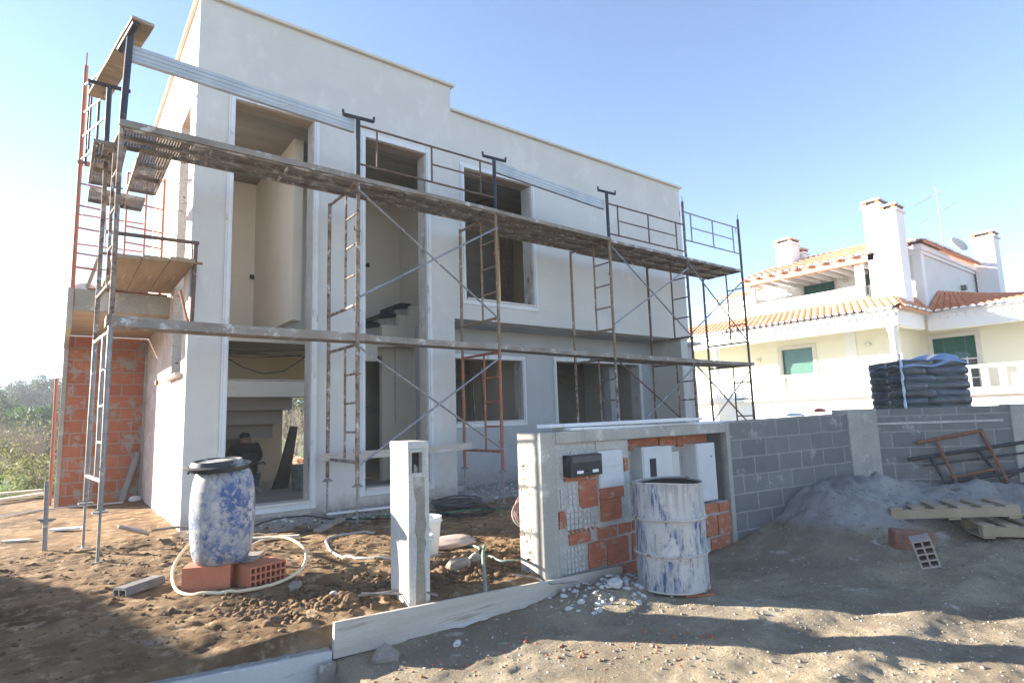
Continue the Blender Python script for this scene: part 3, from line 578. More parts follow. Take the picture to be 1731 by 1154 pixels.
def cbeam(x0,x1,z0,z1,y=YO-.07):
    m_ = MB(); hh = .21
    for (dz,dy,h_,w_) in ((0,0,hh,.012),(hh/2,.03,.012,.06),(-hh/2,.03,.012,.06),(0,-.008,.022,.014),(hh*.28,-.007,.016,.012),(-hh*.28,-.007,.016,.012)):
        m_.beam((x0,y+dy,z0+dz),(x1,y+dy,z1+dz),w_,h_)
    return m_
for a,b2,z0,z1,lb in ((0,1,6.50,6.38,'galvanised channel beam used as guard rail on the left corner bay'),(2,3,6.38,6.22,'dusty channel beam used as guard rail in the middle bay, before the upper window')):
    o = cbeam(XS[a]+(.03 if a else 0),XS[b2]-.05,z0,z1,YO+.04).build('channel_beam', galv); tag(o, lb, 'beam', 'channel beams used as guard rails')
# decks: perforated steel planks and wooden boards
def steel_plank(p, q, wd, label, perf=True, dz=.05, group='perforated steel planks of the scaffold deck'):
    p, q = Vector(p), Vector(q); d = q-p; L = d.length
    root = empty('scaffold_plank', label, 'plank', p, 0, group); root.rotation_euler = d.to_track_quat('X','Z').to_euler()
    MB().add([(0,0,0),(L,0,0),(L,wd,0),(0,wd,0)],[(0,1,2,3)]).build('plank_deck', steelperf if perf else plankwood, root, fix=False)
    MB().box((0,-.008,-dz),(L,.0,.006)).box((0,wd,-dz),(L,wd+.008,.006)).box((0,.0,-dz),(L,.03,-dz+.004)).box((0,wd-.03,-dz),(L,wd,-dz+.004)).box((-.005,0,-dz),(.0,wd,.004)).box((L,0,-dz),(L+.005,wd,.004)).box((L*.33,0,-dz),(L*.33+.03,wd,-.003)).box((L*.66,0,-dz),(L*.66+.03,wd,-.003)).build('plank_rim', steelsolid, root, bevel=.002)
    return root
def wood_plank(p, q, wd, th, label, group, mat=plankwood, side=0.):
    p, q = Vector(p), Vector(q); m_ = MB(); n_ = 10; x = (q-p).normalized(); y = Vector((0,0,1)).cross(x).normalized(); z = x.cross(y)
    c = (p+q)/2; L = (q-p).length
    vs = []; fs = []
    for i in range(n_+1):
        t = -L/2+L*i/n_; jy = random.uniform(-.004,.004); jz = random.uniform(-.003,.003) - .012*(1-(2*i/n_-1)**2)
        for (a_,b_) in ((-1,-1),(1,-1),(1,1),(-1,1)): vs.append((t, a_*wd/2+jy, b_*th/2+jz))
    for i in range(n_):
        for k in range(4): a_ = i*4+k; b_ = i*4+(k+1)%4; fs.append((a_,b_,b_+4,a_+4))
    fs += [(0,1,2,3)[::-1], tuple(n_*4+k for k in range(4))]
    o = m_.add(vs,fs).build('scaffold_plank', mat, None, bevel=.003); o.matrix_world = Matrix.Translation(c+y*side) @ Matrix((x,y,z)).transposed().to_4x4()
    return tag(o, label, 'plank', group)
ordn = ['first','second','third','fourth','fifth']
G1 = 'boards of the lower scaffold deck'; G2 = 'planks of the upper scaffold deck'
for i in range(5):
    x0,x1 = XS[i],XS[i+1]
    zz = [2.90,2.88,2.86,2.82,2.80,2.80]
    wd = (.34,.34,.34,.38,.38)[i]
    wood_plank((x0-.05+.02*i,YO+.17,zz[i]),(x1+(.12 if i < 4 else .2),YO+.17,zz[i+1]-.0),wd,(.13,.10,.09,.10,.08)[i], 'cement-caked board of the lower deck in the %s bay from the left' % ordn[i], G1)
for i in (3,4): wood_plank((XS[i],YO+.60,2.80),(XS[i+1]+.1,YO+.60,2.79),.36,.05,'inner board of the lower deck, nearer the wall, in the %s bay' % ordn[i], G1)
for i in range(5):
    x0,x1 = XS[i]+.02,XS[i+1]-.02
    z = 5.44
    if i < 2:
        steel_plank((x0,YO-.02,z),(x1,YO-.02,z),.33,'outer perforated plank of the upper deck in the %s bay' % ordn[i])
        steel_plank((x0,YO+.33,z+.002),(x1,YO+.33,z+.002),.33,'inner perforated plank of the upper deck in the %s bay' % ordn[i])
    else:
        for k,nm in enumerate(('outer','middle','inner')):
            steel_plank((x0,YO-.02+.37*k,z-.04*(i>2)),(x1,YO-.02+.37*k,z-.04*(i>2)),.35,'%s closed plank of the upper deck in the %s bay' % (nm,ordn[i]),False,.05,'closed planks of the upper scaffold deck')
# cement-dusted toe strips along the outer upper edge
sb(MB().beam((XS[0]-.03,YO-.055,5.455),(XS[1],YO-.055,5.455),.03,.09).beam((XS[1],YO-.055,5.44),(XS[2],YO-.055,5.44),.03,.07).beam((XS[2],YO-.055,5.43),(XS[3],YO-.055,5.40),.03,.07),'toe_strip',plankwood)
o = wood_plank((3.5,YO-.02+1.15,.99),(6.25,YO+.72,1.05),.03,.13,'pale plank tied low across two scaffold frames before the entrance','loose scaffold planks',boardwood); o.name='loose_plank'
o = wood_plank((.62,8.45,6.83),(.24,10.5,6.62),.26,.045,'topmost weathered plank bridging the two black head posts','loose scaffold planks',ply); o.name='loose_plank'

# ================================================================== SIDE SCAFFOLD (orange frames on the balcony)
S2 = empty('side_scaffold', 'orange tube scaffold frames standing on the side balcony', 'scaffold', (.1,12.3,3.9))
def ob(mb, name, mat): mb.v = [(x-.1,y-12.3,z-3.9) for x,y,z in mb.v]; return mb.build(name, mat, S2, smooth=True)
m_ = MB().tube([(.10,12.35,3.95),(.09,12.35,8.05)],.034,10).tube([(.09,12.35,8.05),(.09,12.35,8.3)],.012,6).tube([(.46,12.35,3.95),(.44,12.35,6.2)],.022,8)
for z in (4.35,4.6,5.05,5.45,5.85,6.2): m_.tube([(.1,12.35,z),(.45,12.35,z-.02)],.016,6)
ob(m_,'frame',orangepipe)
m_ = MB()
for x in (.80,1.10,1.38): m_.tube([(x,12.3,3.95),(x,12.3,6.2)],.024 if x>1.2 else .018,8)
for z in (4.85,5.15,5.6,6.15): m_.tube([(.80,12.3,z+.04),(1.38,12.3,z)],.016,6)
ob(m_,'frame',orangepipe)
m_ = MB()
for x in (.12,1.35): m_.tube([(x,15.2,3.95),(x,15.2,6.2)],.024,8)
for z in (4.5,5.0,5.5,6.15): m_.tube([(.12,15.2,z),(1.35,15.2,z)],.018,6)
ob(m_,'frame',orangepipe)
m_ = MB().tube([(1.56,10.02,2.98),(1.58,10.02,4.42)],.032,10).tube([(.42,10.0,4.38),(1.62,10.0,4.40)],.03,8)
ob(m_,'rail_post',redrail)
ob(MB().tube([(.40,10.0,4.06),(1.68,10.0,4.08)],.022,8),'transom',orangepipe); ob(MB().tube([(.30,12.28,3.97),(1.5,12.28,3.97)],.024,8),'transom',orangepipe); ob(MB().tube([(1.38,9.95,3.62),(1.55,10.02,3.0)],.02,8),'diagonal_tube',orangepipe); ob(MB().tube([(1.54,10.06,3.0),(1.54,10.06,4.3)],.02,8),'inner_post',bluebrace)
m_ = MB()
for z0,z1 in ((5.75,6.28),(6.12,6.70),(6.48,7.15)): m_.tube([(.37,YI,z0),(.11,12.3,z1)],.018,8)
ob(m_,'guard_rail',greypipe)
ob(MB().tube([(.27,10.9,5.9),(.27,10.9,6.95)],.02,8).tube([(.16,12.1,6.1),(.16,12.1,7.6)],.022,8).tube([(.40,9.5,6.75),(.10,12.2,7.62)],.022,8).tube([(.18,11.6,6.2),(.18,11.6,7.3)],.016,8),'rail_post',blackpipe)
ob(MB().tube([(.05,12.2,6.18),(.62,12.2,6.2)],.03,8),'transom',orangepipe)
ob(MB().tube([(.47,12.28,6.15),(.52,12.1,4.5)],.008,5),'tie_wire',hosegrey)
G3 = 'perforated planks of the side scaffold'
steel_plank((.56,9.2,5.40),(.56,10.75,5.36),.36,'left perforated plank running back beside the house corner',True,.05,G3)
steel_plank((1.10,9.15,5.40),(1.08,10.78,5.36),.38,'right perforated plank running back beside the house corner',True,.05,G3)
steel_plank((.22,10.95,5.33),(.96,10.95,5.30),.6,'short crosswise perforated plank at the far end of the side deck',True,.05,G3)
G4 = 'plywood panels of the low side platform'
for k,(xa,xb) in enumerate(((.50,.86),(.87,1.20),(1.21,1.54))):
    o = MB().box((-(xb-xa)/2,-1.28,-.03),((xb-xa)/2,1.28,.03)).build('plywood_sheet', ply, None, bevel=.004, loc=((xa+xb)/2,11.1-.05*k+.03,4.02+.012*k))
    tag(o, ('left brown plywood panel of the low side platform','middle brown plywood panel of the low side platform','right brown plywood panel against the house wall')[k], 'plywood sheet', G4)
o = MB().obox((.36,12.6,4.25),(.05,.5,.75),(0,R(14),0)).build('plywood_offcut', ply); tag(o,'upright plywood offcut standing on the balcony edge','plywood')
# crumpled white bag on the slab
def crumple(name, c, s, mat, seed, label, cat, sub=3, amp=.35, rot=0):
    bm = bmesh.new(); bmesh.ops.create_icosphere(bm, subdivisions=sub, radius=1)
    rg = random.Random(seed); off = rg.uniform(0,50)
    for v_ in bm.verts:
        a_ = np.array([v_.co.x*2+off]); b_ = np.array([v_.co.y*2+v_.co.z*1.7+off]); k_ = 1+amp*2*float(fbm(a_,b_,1.2,4,seed)[0])
        v_.co = Vector((v_.co.x*s[0]*k_, v_.co.y*s[1]*k_, max(v_.co.z,-.5)*s[2]*k_))
    me = bpy.data.meshes.new(name); bm.to_mesh(me); bm.free(); me.materials.append(mat)
    for p_ in me.polygons: p_.use_smooth = (seed % 2 == 0)
    o = bpy.data.objects.new(name, me); COL.objects.link(o); o.location = c; o.rotation_euler = (0,0,rot); tag(o,label,cat); return o
whiteplastic = M('white_sack_plastic',(.72,.71,.69),(.64,.62,.60),4,.6,.3,20,[((.5,.36,.30),5,.62,.7)],fine=.1)
crumple('plastic_sheet',(.28,12.5,4.0),(.2,.14,.10),whiteplastic,4,'crumpled white plastic lying on the balcony slab edge','plastic sheet')

# ================================================================== METER WALL (services niche) at the front boundary
MW = empty('meter_wall', 'concrete framed masonry wall with utility cabinets and a half finished brick infill', 'wall', (3.8,4.5,-.17))
def mw(mb, name, mat, parent=None, **k): mb.v = [(x-3.8,y-4.5,z+.17) for x,y,z in mb.v]; return mb.build(name, mat, parent or MW, **k)
mw(MB().box((3.80,4.50,-.35),(4.0,4.88,1.39)).box((4.0,4.50,1.27),(7.0,4.88,1.395)).box((7.0,4.50,-.35),(7.09,4.88,1.40)), 'concrete_frame', concrete, bevel=.012)
mw(MB().box((4.0,4.545,-.35),(5.12,4.87,1.27)), 'mortar_infill', infill)
mw(MB().box((5.12,4.78,.40),(7.0,4.87,1.27)).box((5.12,4.545,-.35),(7.0,4.87,.40)), 'mortar_infill', infill)
mw(MB().box((6.965,4.56,.405),(6.998,4.78,1.268)), 'niche_side', M('dark_shuttered_concrete',(.16,.165,.155),(.21,.21,.195),2,.93,.4,28,[((.3,.3,.28),4,.6,.7,(1,1,.3))],fine=.3))
FB = [(5.03,5.09,.92,1.07),(4.13,4.44,.885,.925),(4.48,4.57,.895,.93),(4.33,4.585,.60,.88),(4.63,4.99,.655,.79),(4.63,4.95,.43,.655),(4.03,4.11,.43,.60),(4.16,4.47,.255,.365),(4.57,4.86,.255,.375),(4.90,5.09,.26,.37),(4.42,4.67,-.01,.24),(4.70,5.03,-.03,.235),(4.8,5.35,-.33,-.05),
      (5.12,5.5,.28,.385),(5.54,5.95,.28,.39),(6.0,6.4,.28,.385),(6.44,6.74,.275,.40),(6.77,6.99,.27,.39),(5.10,5.4,-.03,.25),(5.44,5.9,-.03,.25),(5.95,6.42,-.02,.25),(6.46,6.69,.0,.25),(6.72,6.99,.0,.25),(6.55,6.98,-.16,-.02)]
rb = random.Random(5)
for k,(a,b2,c,d) in enumerate(FB):
    m_ = MB(); n_ = 7
    # broken-edged brick face, standing just proud of the mortar
    jx = [rb.uniform(-.006,.006) for _ in range(8)]
    poly = [(a+jx[0],c),( (a+b2)/2+jx[1]*3,c+jx[2]),(b2+jx[3],c+.004),(b2+jx[4]*1.5,(c+d)/2),(b2+jx[5],d),((a+b2)/2,d+jx[6]),(a+jx[7],d-.004),(a+jx[2]*1.5,(c+d)/2)]
    yf = 4.520+rb.uniform(0,.012); mw(m_.prism(poly,1,yf,4.56),'brick',clay,bevel=.003)
for (a,b2,c,d) in ((5.30,5.9,1.12,1.25),(5.93,6.26,1.14,1.255),(6.28,6.9,1.12,1.25)):
    mw(MB().box((a,4.74,c),(b2,4.79,d)),'brick',clay,bevel=.004)
for (a,b2,c,d) in ((4.02,4.10,.62,.82),(4.17,4.28,.60,.86),(4.13,4.35,.40,.63),(4.37,4.58,.38,.60),(4.12,4.37,-.02,.24)):
    m_ = MB(); nx = max(2,round((b2-a)/.052)); nz = max(2,round((d-c)/.055)); dx=(b2-a)/nx; dz=(d-c)/nz
    for i in range(nx):
        for j in range(nz):
            if rb.random() < .08: continue
            m_.box((a+dx*i+.007,4.524+rb.uniform(0,.01),c+dz*j+.007),(a+dx*(i+1)-.007+rb.uniform(-.004,.004),4.56,c+dz*(j+1)-.007))
    mw(m_,'block_web',limebits if False else M('mortar_plug',(.52,.51,.48),(.60,.59,.56),7,.95,.5,40,fine=.3),bevel=.003)
m_ = MB()
for k in range(7): m_.prism([(4.15+.062*k,.40),(4.20+.062*k,.40),(4.20+.062*k,.365)],1,4.53,4.56)
mw(m_,'broken_web',clay)
# letter box
lb = mw(MB().box((4.125,4.43,.935),(4.58,4.56,1.150)),'letter_box',blackplastic,bevel=.006)
def sub(mb,name,mat,par,**k):
    o = mw(mb,name,mat,par,**k); return o
sub(MB().box((4.145,4.424,1.075),(4.565,4.434,1.135)),'mail_flap',M('dark_grey_flap',(.06,.06,.062),(.09,.09,.09),3,.4,.05,40,fine=0),lb,bevel=.002)
for x in (4.21,4.43): sub(MB().box((x,4.423,.965),(x+.085,4.429,.993)),'name_plate',M('white_label',(.8,.8,.8),(.75,.75,.75),3,.5,0,40,fine=0),lb)
sub(MB().tube([(4.36,4.43,.985),(4.36,4.42,.985)],.010,10),'lock',tarblack,lb)
cab = mw(MB().box((4.605,4.508,.775),(4.985,4.56,1.165)),'cabinet',white_cab,bevel=.004)
sub(MB().box((4.64,4.500,1.0),(4.96,4.509,1.135)),'inspection_flap',white_cab,cab,bevel=.002); sub(MB().box((4.62,4.503,.79),(4.97,4.509,.985)),'cabinet_door',white_cab,cab,bevel=.002)
mw(MB().box((4.6,4.535,1.175),(5.05,4.56,1.268)),'mortar_patch',M('buff_mortar',(.45,.42,.36),(.50,.47,.41),4,.95,.5,30,fine=.3))
mw(MB().box((4.187,4.497,1.10),(4.199,4.502,1.19)).box((4.178,4.497,1.168),(4.19,4.502,1.176)).box((4.175,4.497,1.095),(4.211,4.502,1.104)),'scratched_number',M('scratch_grey',(.2,.2,.2),(.25,.25,.25),5,.9,0,40))
cab = mw(MB().box((5.44,4.62,.50),(5.80,4.80,1.16)),'cabinet',white_cab,bevel=.004)
sub(MB().box((5.46,4.612,.52),(5.785,4.621,1.145)),'cabinet_door',white_cab,cab,bevel=.003); sub(MB().box((5.565,4.607,.72),(5.675,4.613,1.02)),'meter_window',blackplastic,cab)
mw(MB().box((5.835,4.66,.50),(6.05,4.80,1.15)),'cabinet',white_cab,bevel=.004)
mw(MB().box((6.085,4.70,.50),(6.24,4.80,1.07)),'cabinet',M('beige_cabinet',(.60,.58,.52),(.56,.54,.48),3,.6,.02,40,fine=.05),bevel=.004)
cab = mw(MB().box((6.40,4.56,.43),(6.80,4.80,1.15)),'cabinet',white_cab,bevel=.005)
sub(MB().box((6.415,4.551,.45),(6.79,4.561,1.14)),'cabinet_door',white_cab,cab,bevel=.003); sub(MB().tube([(6.70,4.55,.98),(6.70,4.541,.98)],.010,10),'lock',greypipe,cab)
# rough broken back edge of the end face
m_ = MB()
for k in range(34):
    z = rb.uniform(-.05,1.15); m_.obox((3.799,4.80+rb.uniform(-.10,.06),z),(.008,rb.uniform(.02,.08),rb.uniform(.008,.03)),(rb.uniform(-.3,.3),0,0))
mw(m_,'broken_joint',M('reddish_broken_joint',(.20,.13,.10),(.34,.29,.26),9,.95,.4,40,fine=.3))
# slabs lying on top
o = MB().box((0,0,0),(2.35,.24,.035)).build('stone_slab',whiteband,None,bevel=.003,loc=(4.02,4.60,1.432),rot=(0,R(-.3),R(-5))); tag(o,'long white slab on top of the meter wall, left and upper one','slab','white slabs stored on the meter wall')
o = MB().box((0,0,0),(3.1,.3,.03)).build('stone_slab',whiteband,None,bevel=.003,loc=(4.22,4.50,1.398),rot=(0,R(.2),R(1.2))); tag(o,'long white slab on top of the meter wall, lower one reaching the block wall','slab','white slabs stored on the meter wall')
o = MB().box((0,0,0),(.42,.16,.03)).build('brick_fragment',clay,None,bevel=.008,loc=(4.55,4.34,1.402),rot=(0,0,R(4))); 
o.location = (4.62,4.515,1.396); o.scale=(1,.1,1); tag(o,'thin orange brick fragment wedged under the white slabs','brick')

# ================================================================== BLOCK WALL, two runs with cast pillars
BW = empty('block_wall', 'grey concrete block boundary wall with cast pillars behind the sand heap', 'wall', (7.08,4.52,-.3))
def run(A, B_, z0a, z0b, za, zb, name, shift):
    A, B_ = Vector((*A,0)), Vector((*B_,0)); d = B_-A; L = d.length; an = math.atan2(d.y,d.x); n_ = 12
    m_ = MB(); vs = []
    # local: x along, y into the wall; the courses climb with the street
    sh = (zb-za)/L
    m_.add([(0,0,-1),(L,0,-1),(L,.22,-1),(0,.22,-1),(0,0,za),(L,0,za),(L,.22,za),(0,.22,za)],[(0,3,2,1),(4,5,6,7),(0,1,5,4),(1,2,6,5),(2,3,7,6),(3,0,4,7)])
    o = m_.build(name, blockmat, BW)
    # the shear raises everything along x by sh, courses included
    o.matrix_local = Matrix.Translation(A-Vector((7.08,4.52,-.3))) @ Matrix(((math.cos(an),-math.sin(an),0,0),(math.sin(an),math.cos(an),0,0),(sh,0,1,0),(0,0,0,1)))
    return o
o = run((7.095,4.517),(9.50,4.04),0,0,1.405,1.50,'block_panel',0)
o = run((9.84,3.79),(11.13,2.455),0,0,1.50,1.51,'block_panel',0)
o = run((11.40,2.175),(14.2,-.73),0,0,1.51,1.50,'block_panel',0)
def bwp(mb,name,mat,**k): mb.v=[(x-7.08,y-4.52,z+.3) for x,y,z in mb.v]; return mb.build(name,mat,BW,**k)
bwp(MB().prism([(9.49,4.015),(9.68,3.925),(9.84,3.75),(10.0,3.92),(9.85,4.1),(9.75,4.22),(9.5,4.26)],2,-.8,1.515),'cast_pillar',concrete,bevel=.01)
m_ = MB().prism([(11.105,2.44),(11.41,2.125),(11.6,2.3),(11.30,2.62)],2,-.8,1.52); bwp(m_,'cast_pillar',concrete,bevel=.01)
m_ = MB().beam((9.86,3.77,1.285),(11.05,2.53,1.29),.02,.03); bwp(m_,'mortar_ledge',infill)
# bits on the wall top
crumple('mortar_lump',(9.05,4.22,1.51),(.12,.07,.035),clay,9,'small reddish lump lying on the block wall before the cast pillar','lump')
crumple('plastic_sheet',(8.5,4.32,1.46),(.22,.06,.03),M('pale_blue_plastic',(.45,.52,.56),(.55,.60,.62),4,.5,.2,20,fine=0),10,'flat pale blue plastic scrap on top of the block wall','plastic sheet')

# frames leaning on the second run
A3, D3, N3 = Vector((9.62,4.02,0)), Vector((.694,-.72,0)), Vector((-.72,-.694,0))
def w3(u,z,off): return A3+D3*u+N3*off+Vector((0,0,z))
def leanframe(label, mat, segs, off, r):
    root = empty('spare_scaffold', label, 'scaffold', tuple(w3(1.3,.25,off)), 0, 'spare scaffold frames leaning on the block wall'); b0 = Vector(root.location)
    for nm, ss_ in segs:
        for (u0,z0,u1,z1,rr) in ss_:
            p = w3(u0,z0,off+.22*(1.1-z0)) - b0; q = w3(u1,z1,off+.22*(1.1-z1)) - b0; MB().tube([p,q],rr,8).build(nm, mat, root, smooth=True)
leanframe('spare orange ladder frame leaning on the block wall', rustpipe and M('rust_orange_tube',(.26,.11,.055),(.17,.09,.06),7,.8,.4,60,[((.42,.38,.34),9,.6,.66)],fine=.3), [('post',[(.85,.99,1.77,1.15,.026),(1.20,.49,1.80,.60,.022)]),('crossbar',[(1.12,1.0,1.28,.28,.022),(1.75,1.14,1.92,.42,.024),(1.5,.55,1.56,.28,.014)])], .02, .02)
leanframe('spare black scaffold frame leaning behind the orange one', M('grimy_black_tube',(.03,.03,.035),(.06,.055,.055),7,.6,.2,60,[((.2,.15,.12),9,.6,.68)],fine=.1), [('post',[(.69,.75,3.0,1.06,.026),(1.14,.42,3.0,.70,.026),(.88,.66,3.0,.90,.014)]),('crossbar',[(.99,.77,1.15,.33,.022),(1.66,.86,1.88,.40,.022),(2.5,.95,2.55,.5,.022)]),('cross_brace',[(1.84,.41,2.3,.66,.016),(1.86,.42,2.35,.12,.014),(1.82,.38,2.9,.40,.018)])], .0, .02)
# boards on the sand
for (u0,u1,z,off,lb_) in ((1.05,2.3,.34,.55,'thin grey board half buried in the sand heap under the spare frames'),):
    o = MB().beam(w3(u0,z+.04,off),w3(u1,z-.03,off-.1),.12,.025).build('buried_board',plankwood,None); tag(o,lb_,'board')

# pallets
def pallet(c, rot, label):
    root = empty('wooden_pallet', label, 'pallet', c, 0, 'wooden pallets dumped by the sand heap'); root.rotation_euler = rot
    L, W_ = 1.28, .95
    for k in range(6): MB().box((-L/2+k*(L-.13)/5,-W_/2,.13),(-L/2+k*(L-.13)/5+.13,W_/2,.152)).build('deck_board',palletwood,root,bevel=.002)
    for y in (-W_/2,-.05,W_/2-.1): MB().box((-L/2,y,.022),(L/2,y+.1,.128)).build('bearer',palletwood,root,bevel=.003)
    for x in (-L/2,-.06,L/2-.12): MB().box((x,-W_/2,0),(x+.12,W_/2,.02)).build('base_board',palletwood,root,bevel=.002)
    return root
pallet((8.95,2.75,.16),(R(-3),R(-4),R(-62)),'upper tilted pallet with pale deck boards by the sand heap')
pallet((9.25,2.05,.02),(R(1),R(0),R(-52)),'lower pallet lying flat beneath the tilted one')
# hollow bricks ---------------------------------------------------
def hollow_brick(name, label, loc, rot, size, nx, nz, mat, group=None, t=.016):
    """extruded clay brick with square cells open at both ends (along y)"""
    w_, l_, h_ = size; root = None; m_ = MB(); cx = (w_-t)/nx; cz = (h_-t)/nz
    for i in range(nx+1): m_.box((-w_/2+i*cx,-l_/2,0),(-w_/2+i*cx+t,l_/2,h_))
    for j in range(nz+1):
        for i in range(nx): m_.box((-w_/2+i*cx+t,-l_/2+(.001 if 0<j<nz else 0),j*cz),(-w_/2+(i+1)*cx,l_/2-(.001 if 0<j<nz else 0),j*cz+t))
    o = m_.build(name, mat, None, loc=loc, rot=rot); return tag(o, label, 'brick', group)
hollow_brick('hollow_brick','left new hollow clay brick under the blue barrel, plain side to the front',(1.26,6.55,.0),(0,0,R(68)),(.27,.42,.235),4,3,clay_new,'hollow bricks carrying the barrel')
hollow_brick('hollow_brick','right new hollow clay brick under the barrel with its open cells showing',(1.69,6.39,.0),(0,0,R(15)),(.38,.30,.205),7,3,clay_new,'hollow bricks carrying the barrel')
o = MB().obox((1.66,6.62,.222),(.16,.42,.022),(0,0,R(-28))).build('wooden_batten',plankwood,None,bevel=.003); tag(o,'short wooden batten lying on the right hollow brick','batten')
hollow_brick('hollow_brick','broken hollow brick standing on end in the shade before the pallets',(6.98,2.33,-.03),(R(5),R(-14),R(-66)),(.17,.22,.27),2,4,M('dusty_brick',(.34,.27,.23),(.42,.36,.32),6,.95,.4,30,fine=.3),'loose bricks by the pallets')
o = MB().box((-.2,-.09,0),(.2,.09,.2)).build('clay_block',M('dull_clay',(.22,.10,.07),(.28,.15,.11),5,.95,.5,30,[((.36,.33,.31),5,.58,.66)],fine=.3),None,bevel=.015,loc=(7.55,2.68,-.02),rot=(R(3),R(4),R(-48))); tag(o,'dusty red block lying behind the upright hollow brick','brick','loose bricks by the pallets')

# ================================================================== FORMWORK BOARDS AND FOOTING
o = MB().add([(1.70,4.45,-.16),(4.82,4.43,-.27),(4.80,4.43,-.035),(1.71,4.45,.092),(1.70,4.49,-.16),(4.82,4.47,-.27),(4.80,4.47,-.035),(1.71,4.49,.092)],[(0,1,2,3),(7,6,5,4),(0,4,5,1),(1,5,6,2),(2,6,7,3),(3,7,4,0)]).build('formwork_board',boardwood,None,bevel=.004)
tag(o,'long cracked pale board on edge before the concrete post','formwork board','formwork boards along the footing')
o = MB().add([(-1.2,4.40,-.36),(1.68,4.44,-.34),(1.69,4.44,-.10),(-1.2,4.40,.10),(-1.2,4.44,-.36),(1.68,4.48,-.34),(1.69,4.48,-.10),(-1.2,4.44,.10)],[(0,1,2,3),(7,6,5,4),(0,4,5,1),(1,5,6,2),(2,6,7,3),(3,7,4,0)]).build('formwork_board',M('clean_grey_board',(.46,.45,.43),(.52,.51,.49),1.5,.85,.25,25,[((.36,.34,.31),5,.6,.68,(.5,1,4))],fine=.15),None,bevel=.004)
tag(o,'lower clean grey board at the bottom left edge of the street','formwork board','formwork boards along the footing')
def footing(mb):
    n_ = 40; vs = []; fs = []
    for i in range(n_+1):
        x = -1.2+2.9*i/n_; zt = .07-.17*(i/n_)+.0; e = .05*math.sin(i*1.3)+.04*math.sin(i*2.9)
        vs += [(x,4.482,zt-.01),(x,4.60,zt+.004*math.sin(i*3)),(x,4.76+e*.4,zt+.012),(x,4.84+e,zt-.06)]
    for i in range(n_):
        for k in range(3): a_=i*4+k; fs.append((a_,a_+4,a_+5,a_+1))
    return mb.add(vs,fs)
o = footing(MB()).build('concrete_footing',M('fresh_footing_concrete',(.34,.33,.30),(.41,.39,.35),8,.97,1.0,45,[((.5,.48,.44),14,.56,.62)],fine=.4,dist=.02),None,smooth=True); tag(o,'strip of rough fresh concrete behind the lower board','footing')
o = MB().tube([(2.10,4.95,.10),(2.55,4.82,.10),(2.62,4.52,.09)],.009,6).tube([(2.12,4.93,.12),(2.62,4.66,.07)],.009,6).build('rebar_stub',greypipe,None,smooth=True); tag(o,'bent steel bars sticking out at the foot of the concrete post','rebar')
o = MB().tube([(3.55,4.75,.06),(3.72,4.6,.02),(3.80,4.40,-.02),(4.1,4.38,-.05)],.006,6).tube([(3.5,4.62,.08),(3.75,4.52,.02)],.005,6).build('tie_wire',greypipe,None,smooth=True); tag(o,'thin wire loop draped over the board beside the meter wall','wire')

# concrete post with recess
PO = empty('concrete_post','free standing rough concrete gate post with a small recess near its top','post',(2.44,4.72,-.1))
def po(mb,name,mat,**k): mb.v=[(x-2.44,y-4.72,z+.1) for x,y,z in mb.v]; return mb.build(name,mat,PO,**k)
m_ = wall(MB(),1,2.42,2.62,-.2,1.36,4.64,4.72,[(2.455,2.555,1.10,1.275)])
po(m_.box((2.42,4.72,-.2),(2.62,4.98,1.36)),'post_shaft',oldconc)
po(MB().box((2.414,4.634,1.305),(2.626,4.986,1.372)),'post_cap',oldconc,bevel=.01)
po(MB().box((2.43,4.632,1.08),(2.454,4.645,1.30)).box((2.556,4.632,1.08),(2.585,4.645,1.30)).box((2.43,4.633,1.276),(2.585,4.645,1.302)),'recess_rim',infill,bevel=.004)
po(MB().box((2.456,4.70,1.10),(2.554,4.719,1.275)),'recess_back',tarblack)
po(MB().tube([(2.51,4.69,1.10),(2.51,4.69,1.17)],.012,8).tube([(2.535,4.70,1.10),(2.535,4.70,1.15)],.010,8),'conduit',hosegrey)
po(MB().prism([(2.485,-.15),(2.58,-.15),(2.575,.2),(2.565,.42),(2.588,.5),(2.57,.56),(2.592,.66),(2.575,.74),(2.58,.9),(2.575,1.06),(2.47,1.07),(2.475,.93),(2.498,.85),(2.49,.7),(2.478,.62),(2.50,.55),(2.498,.4),(2.485,.15)],1,4.634,4.642),'mortar_streak',M('damp_mortar',(.24,.225,.18),(.30,.28,.23),5,.95,.6,30,[((.42,.40,.35),4,.56,.66)],fine=.3),bevel=.002)

# ================================================================== BARRELS
B1 = empty('plastic_barrel','blue plastic barrel with black lid, smeared with cement, standing on two hollow bricks','barrel',(1.37,6.58,.228))
pf = [(.0,.0),(.205,0),(.235,.02),(.262,.10),(.283,.28),(.292,.46),(.288,.64),(.272,.78),(.25,.86),(.225,.90),(.222,.93)]
pf = [(r*1.02,z) for r,z in pf]
MB().lathe(pf,(0,0,0),48).build('barrel_body',bluecement_plastic,B1,smooth=True)
MB().lathe([(.225,.895),(.262,.90),(.268,.925),(.262,.95),(.235,.955)],(0,0,0),40,rot=(R(3),R(-3),0)).build('clamp_ring',blackplastic,B1,smooth=True)
MB().lathe([(.0,.985),(.15,.985),(.19,.982),(.205,.995),(.225,.995),(.236,.975),(.245,.955),(.30,.952),(.315,.945),(.30,.935),(.22,.93)],(-.015,.01,.005),40,rot=(R(3),R(-3.5),0)).build('lid',M('dusty_black_lid',(.035,.035,.037),(.06,.06,.06),3,.6,.1,30,[((.42,.41,.39),4,.5,.62)],fine=.05),B1,smooth=True)
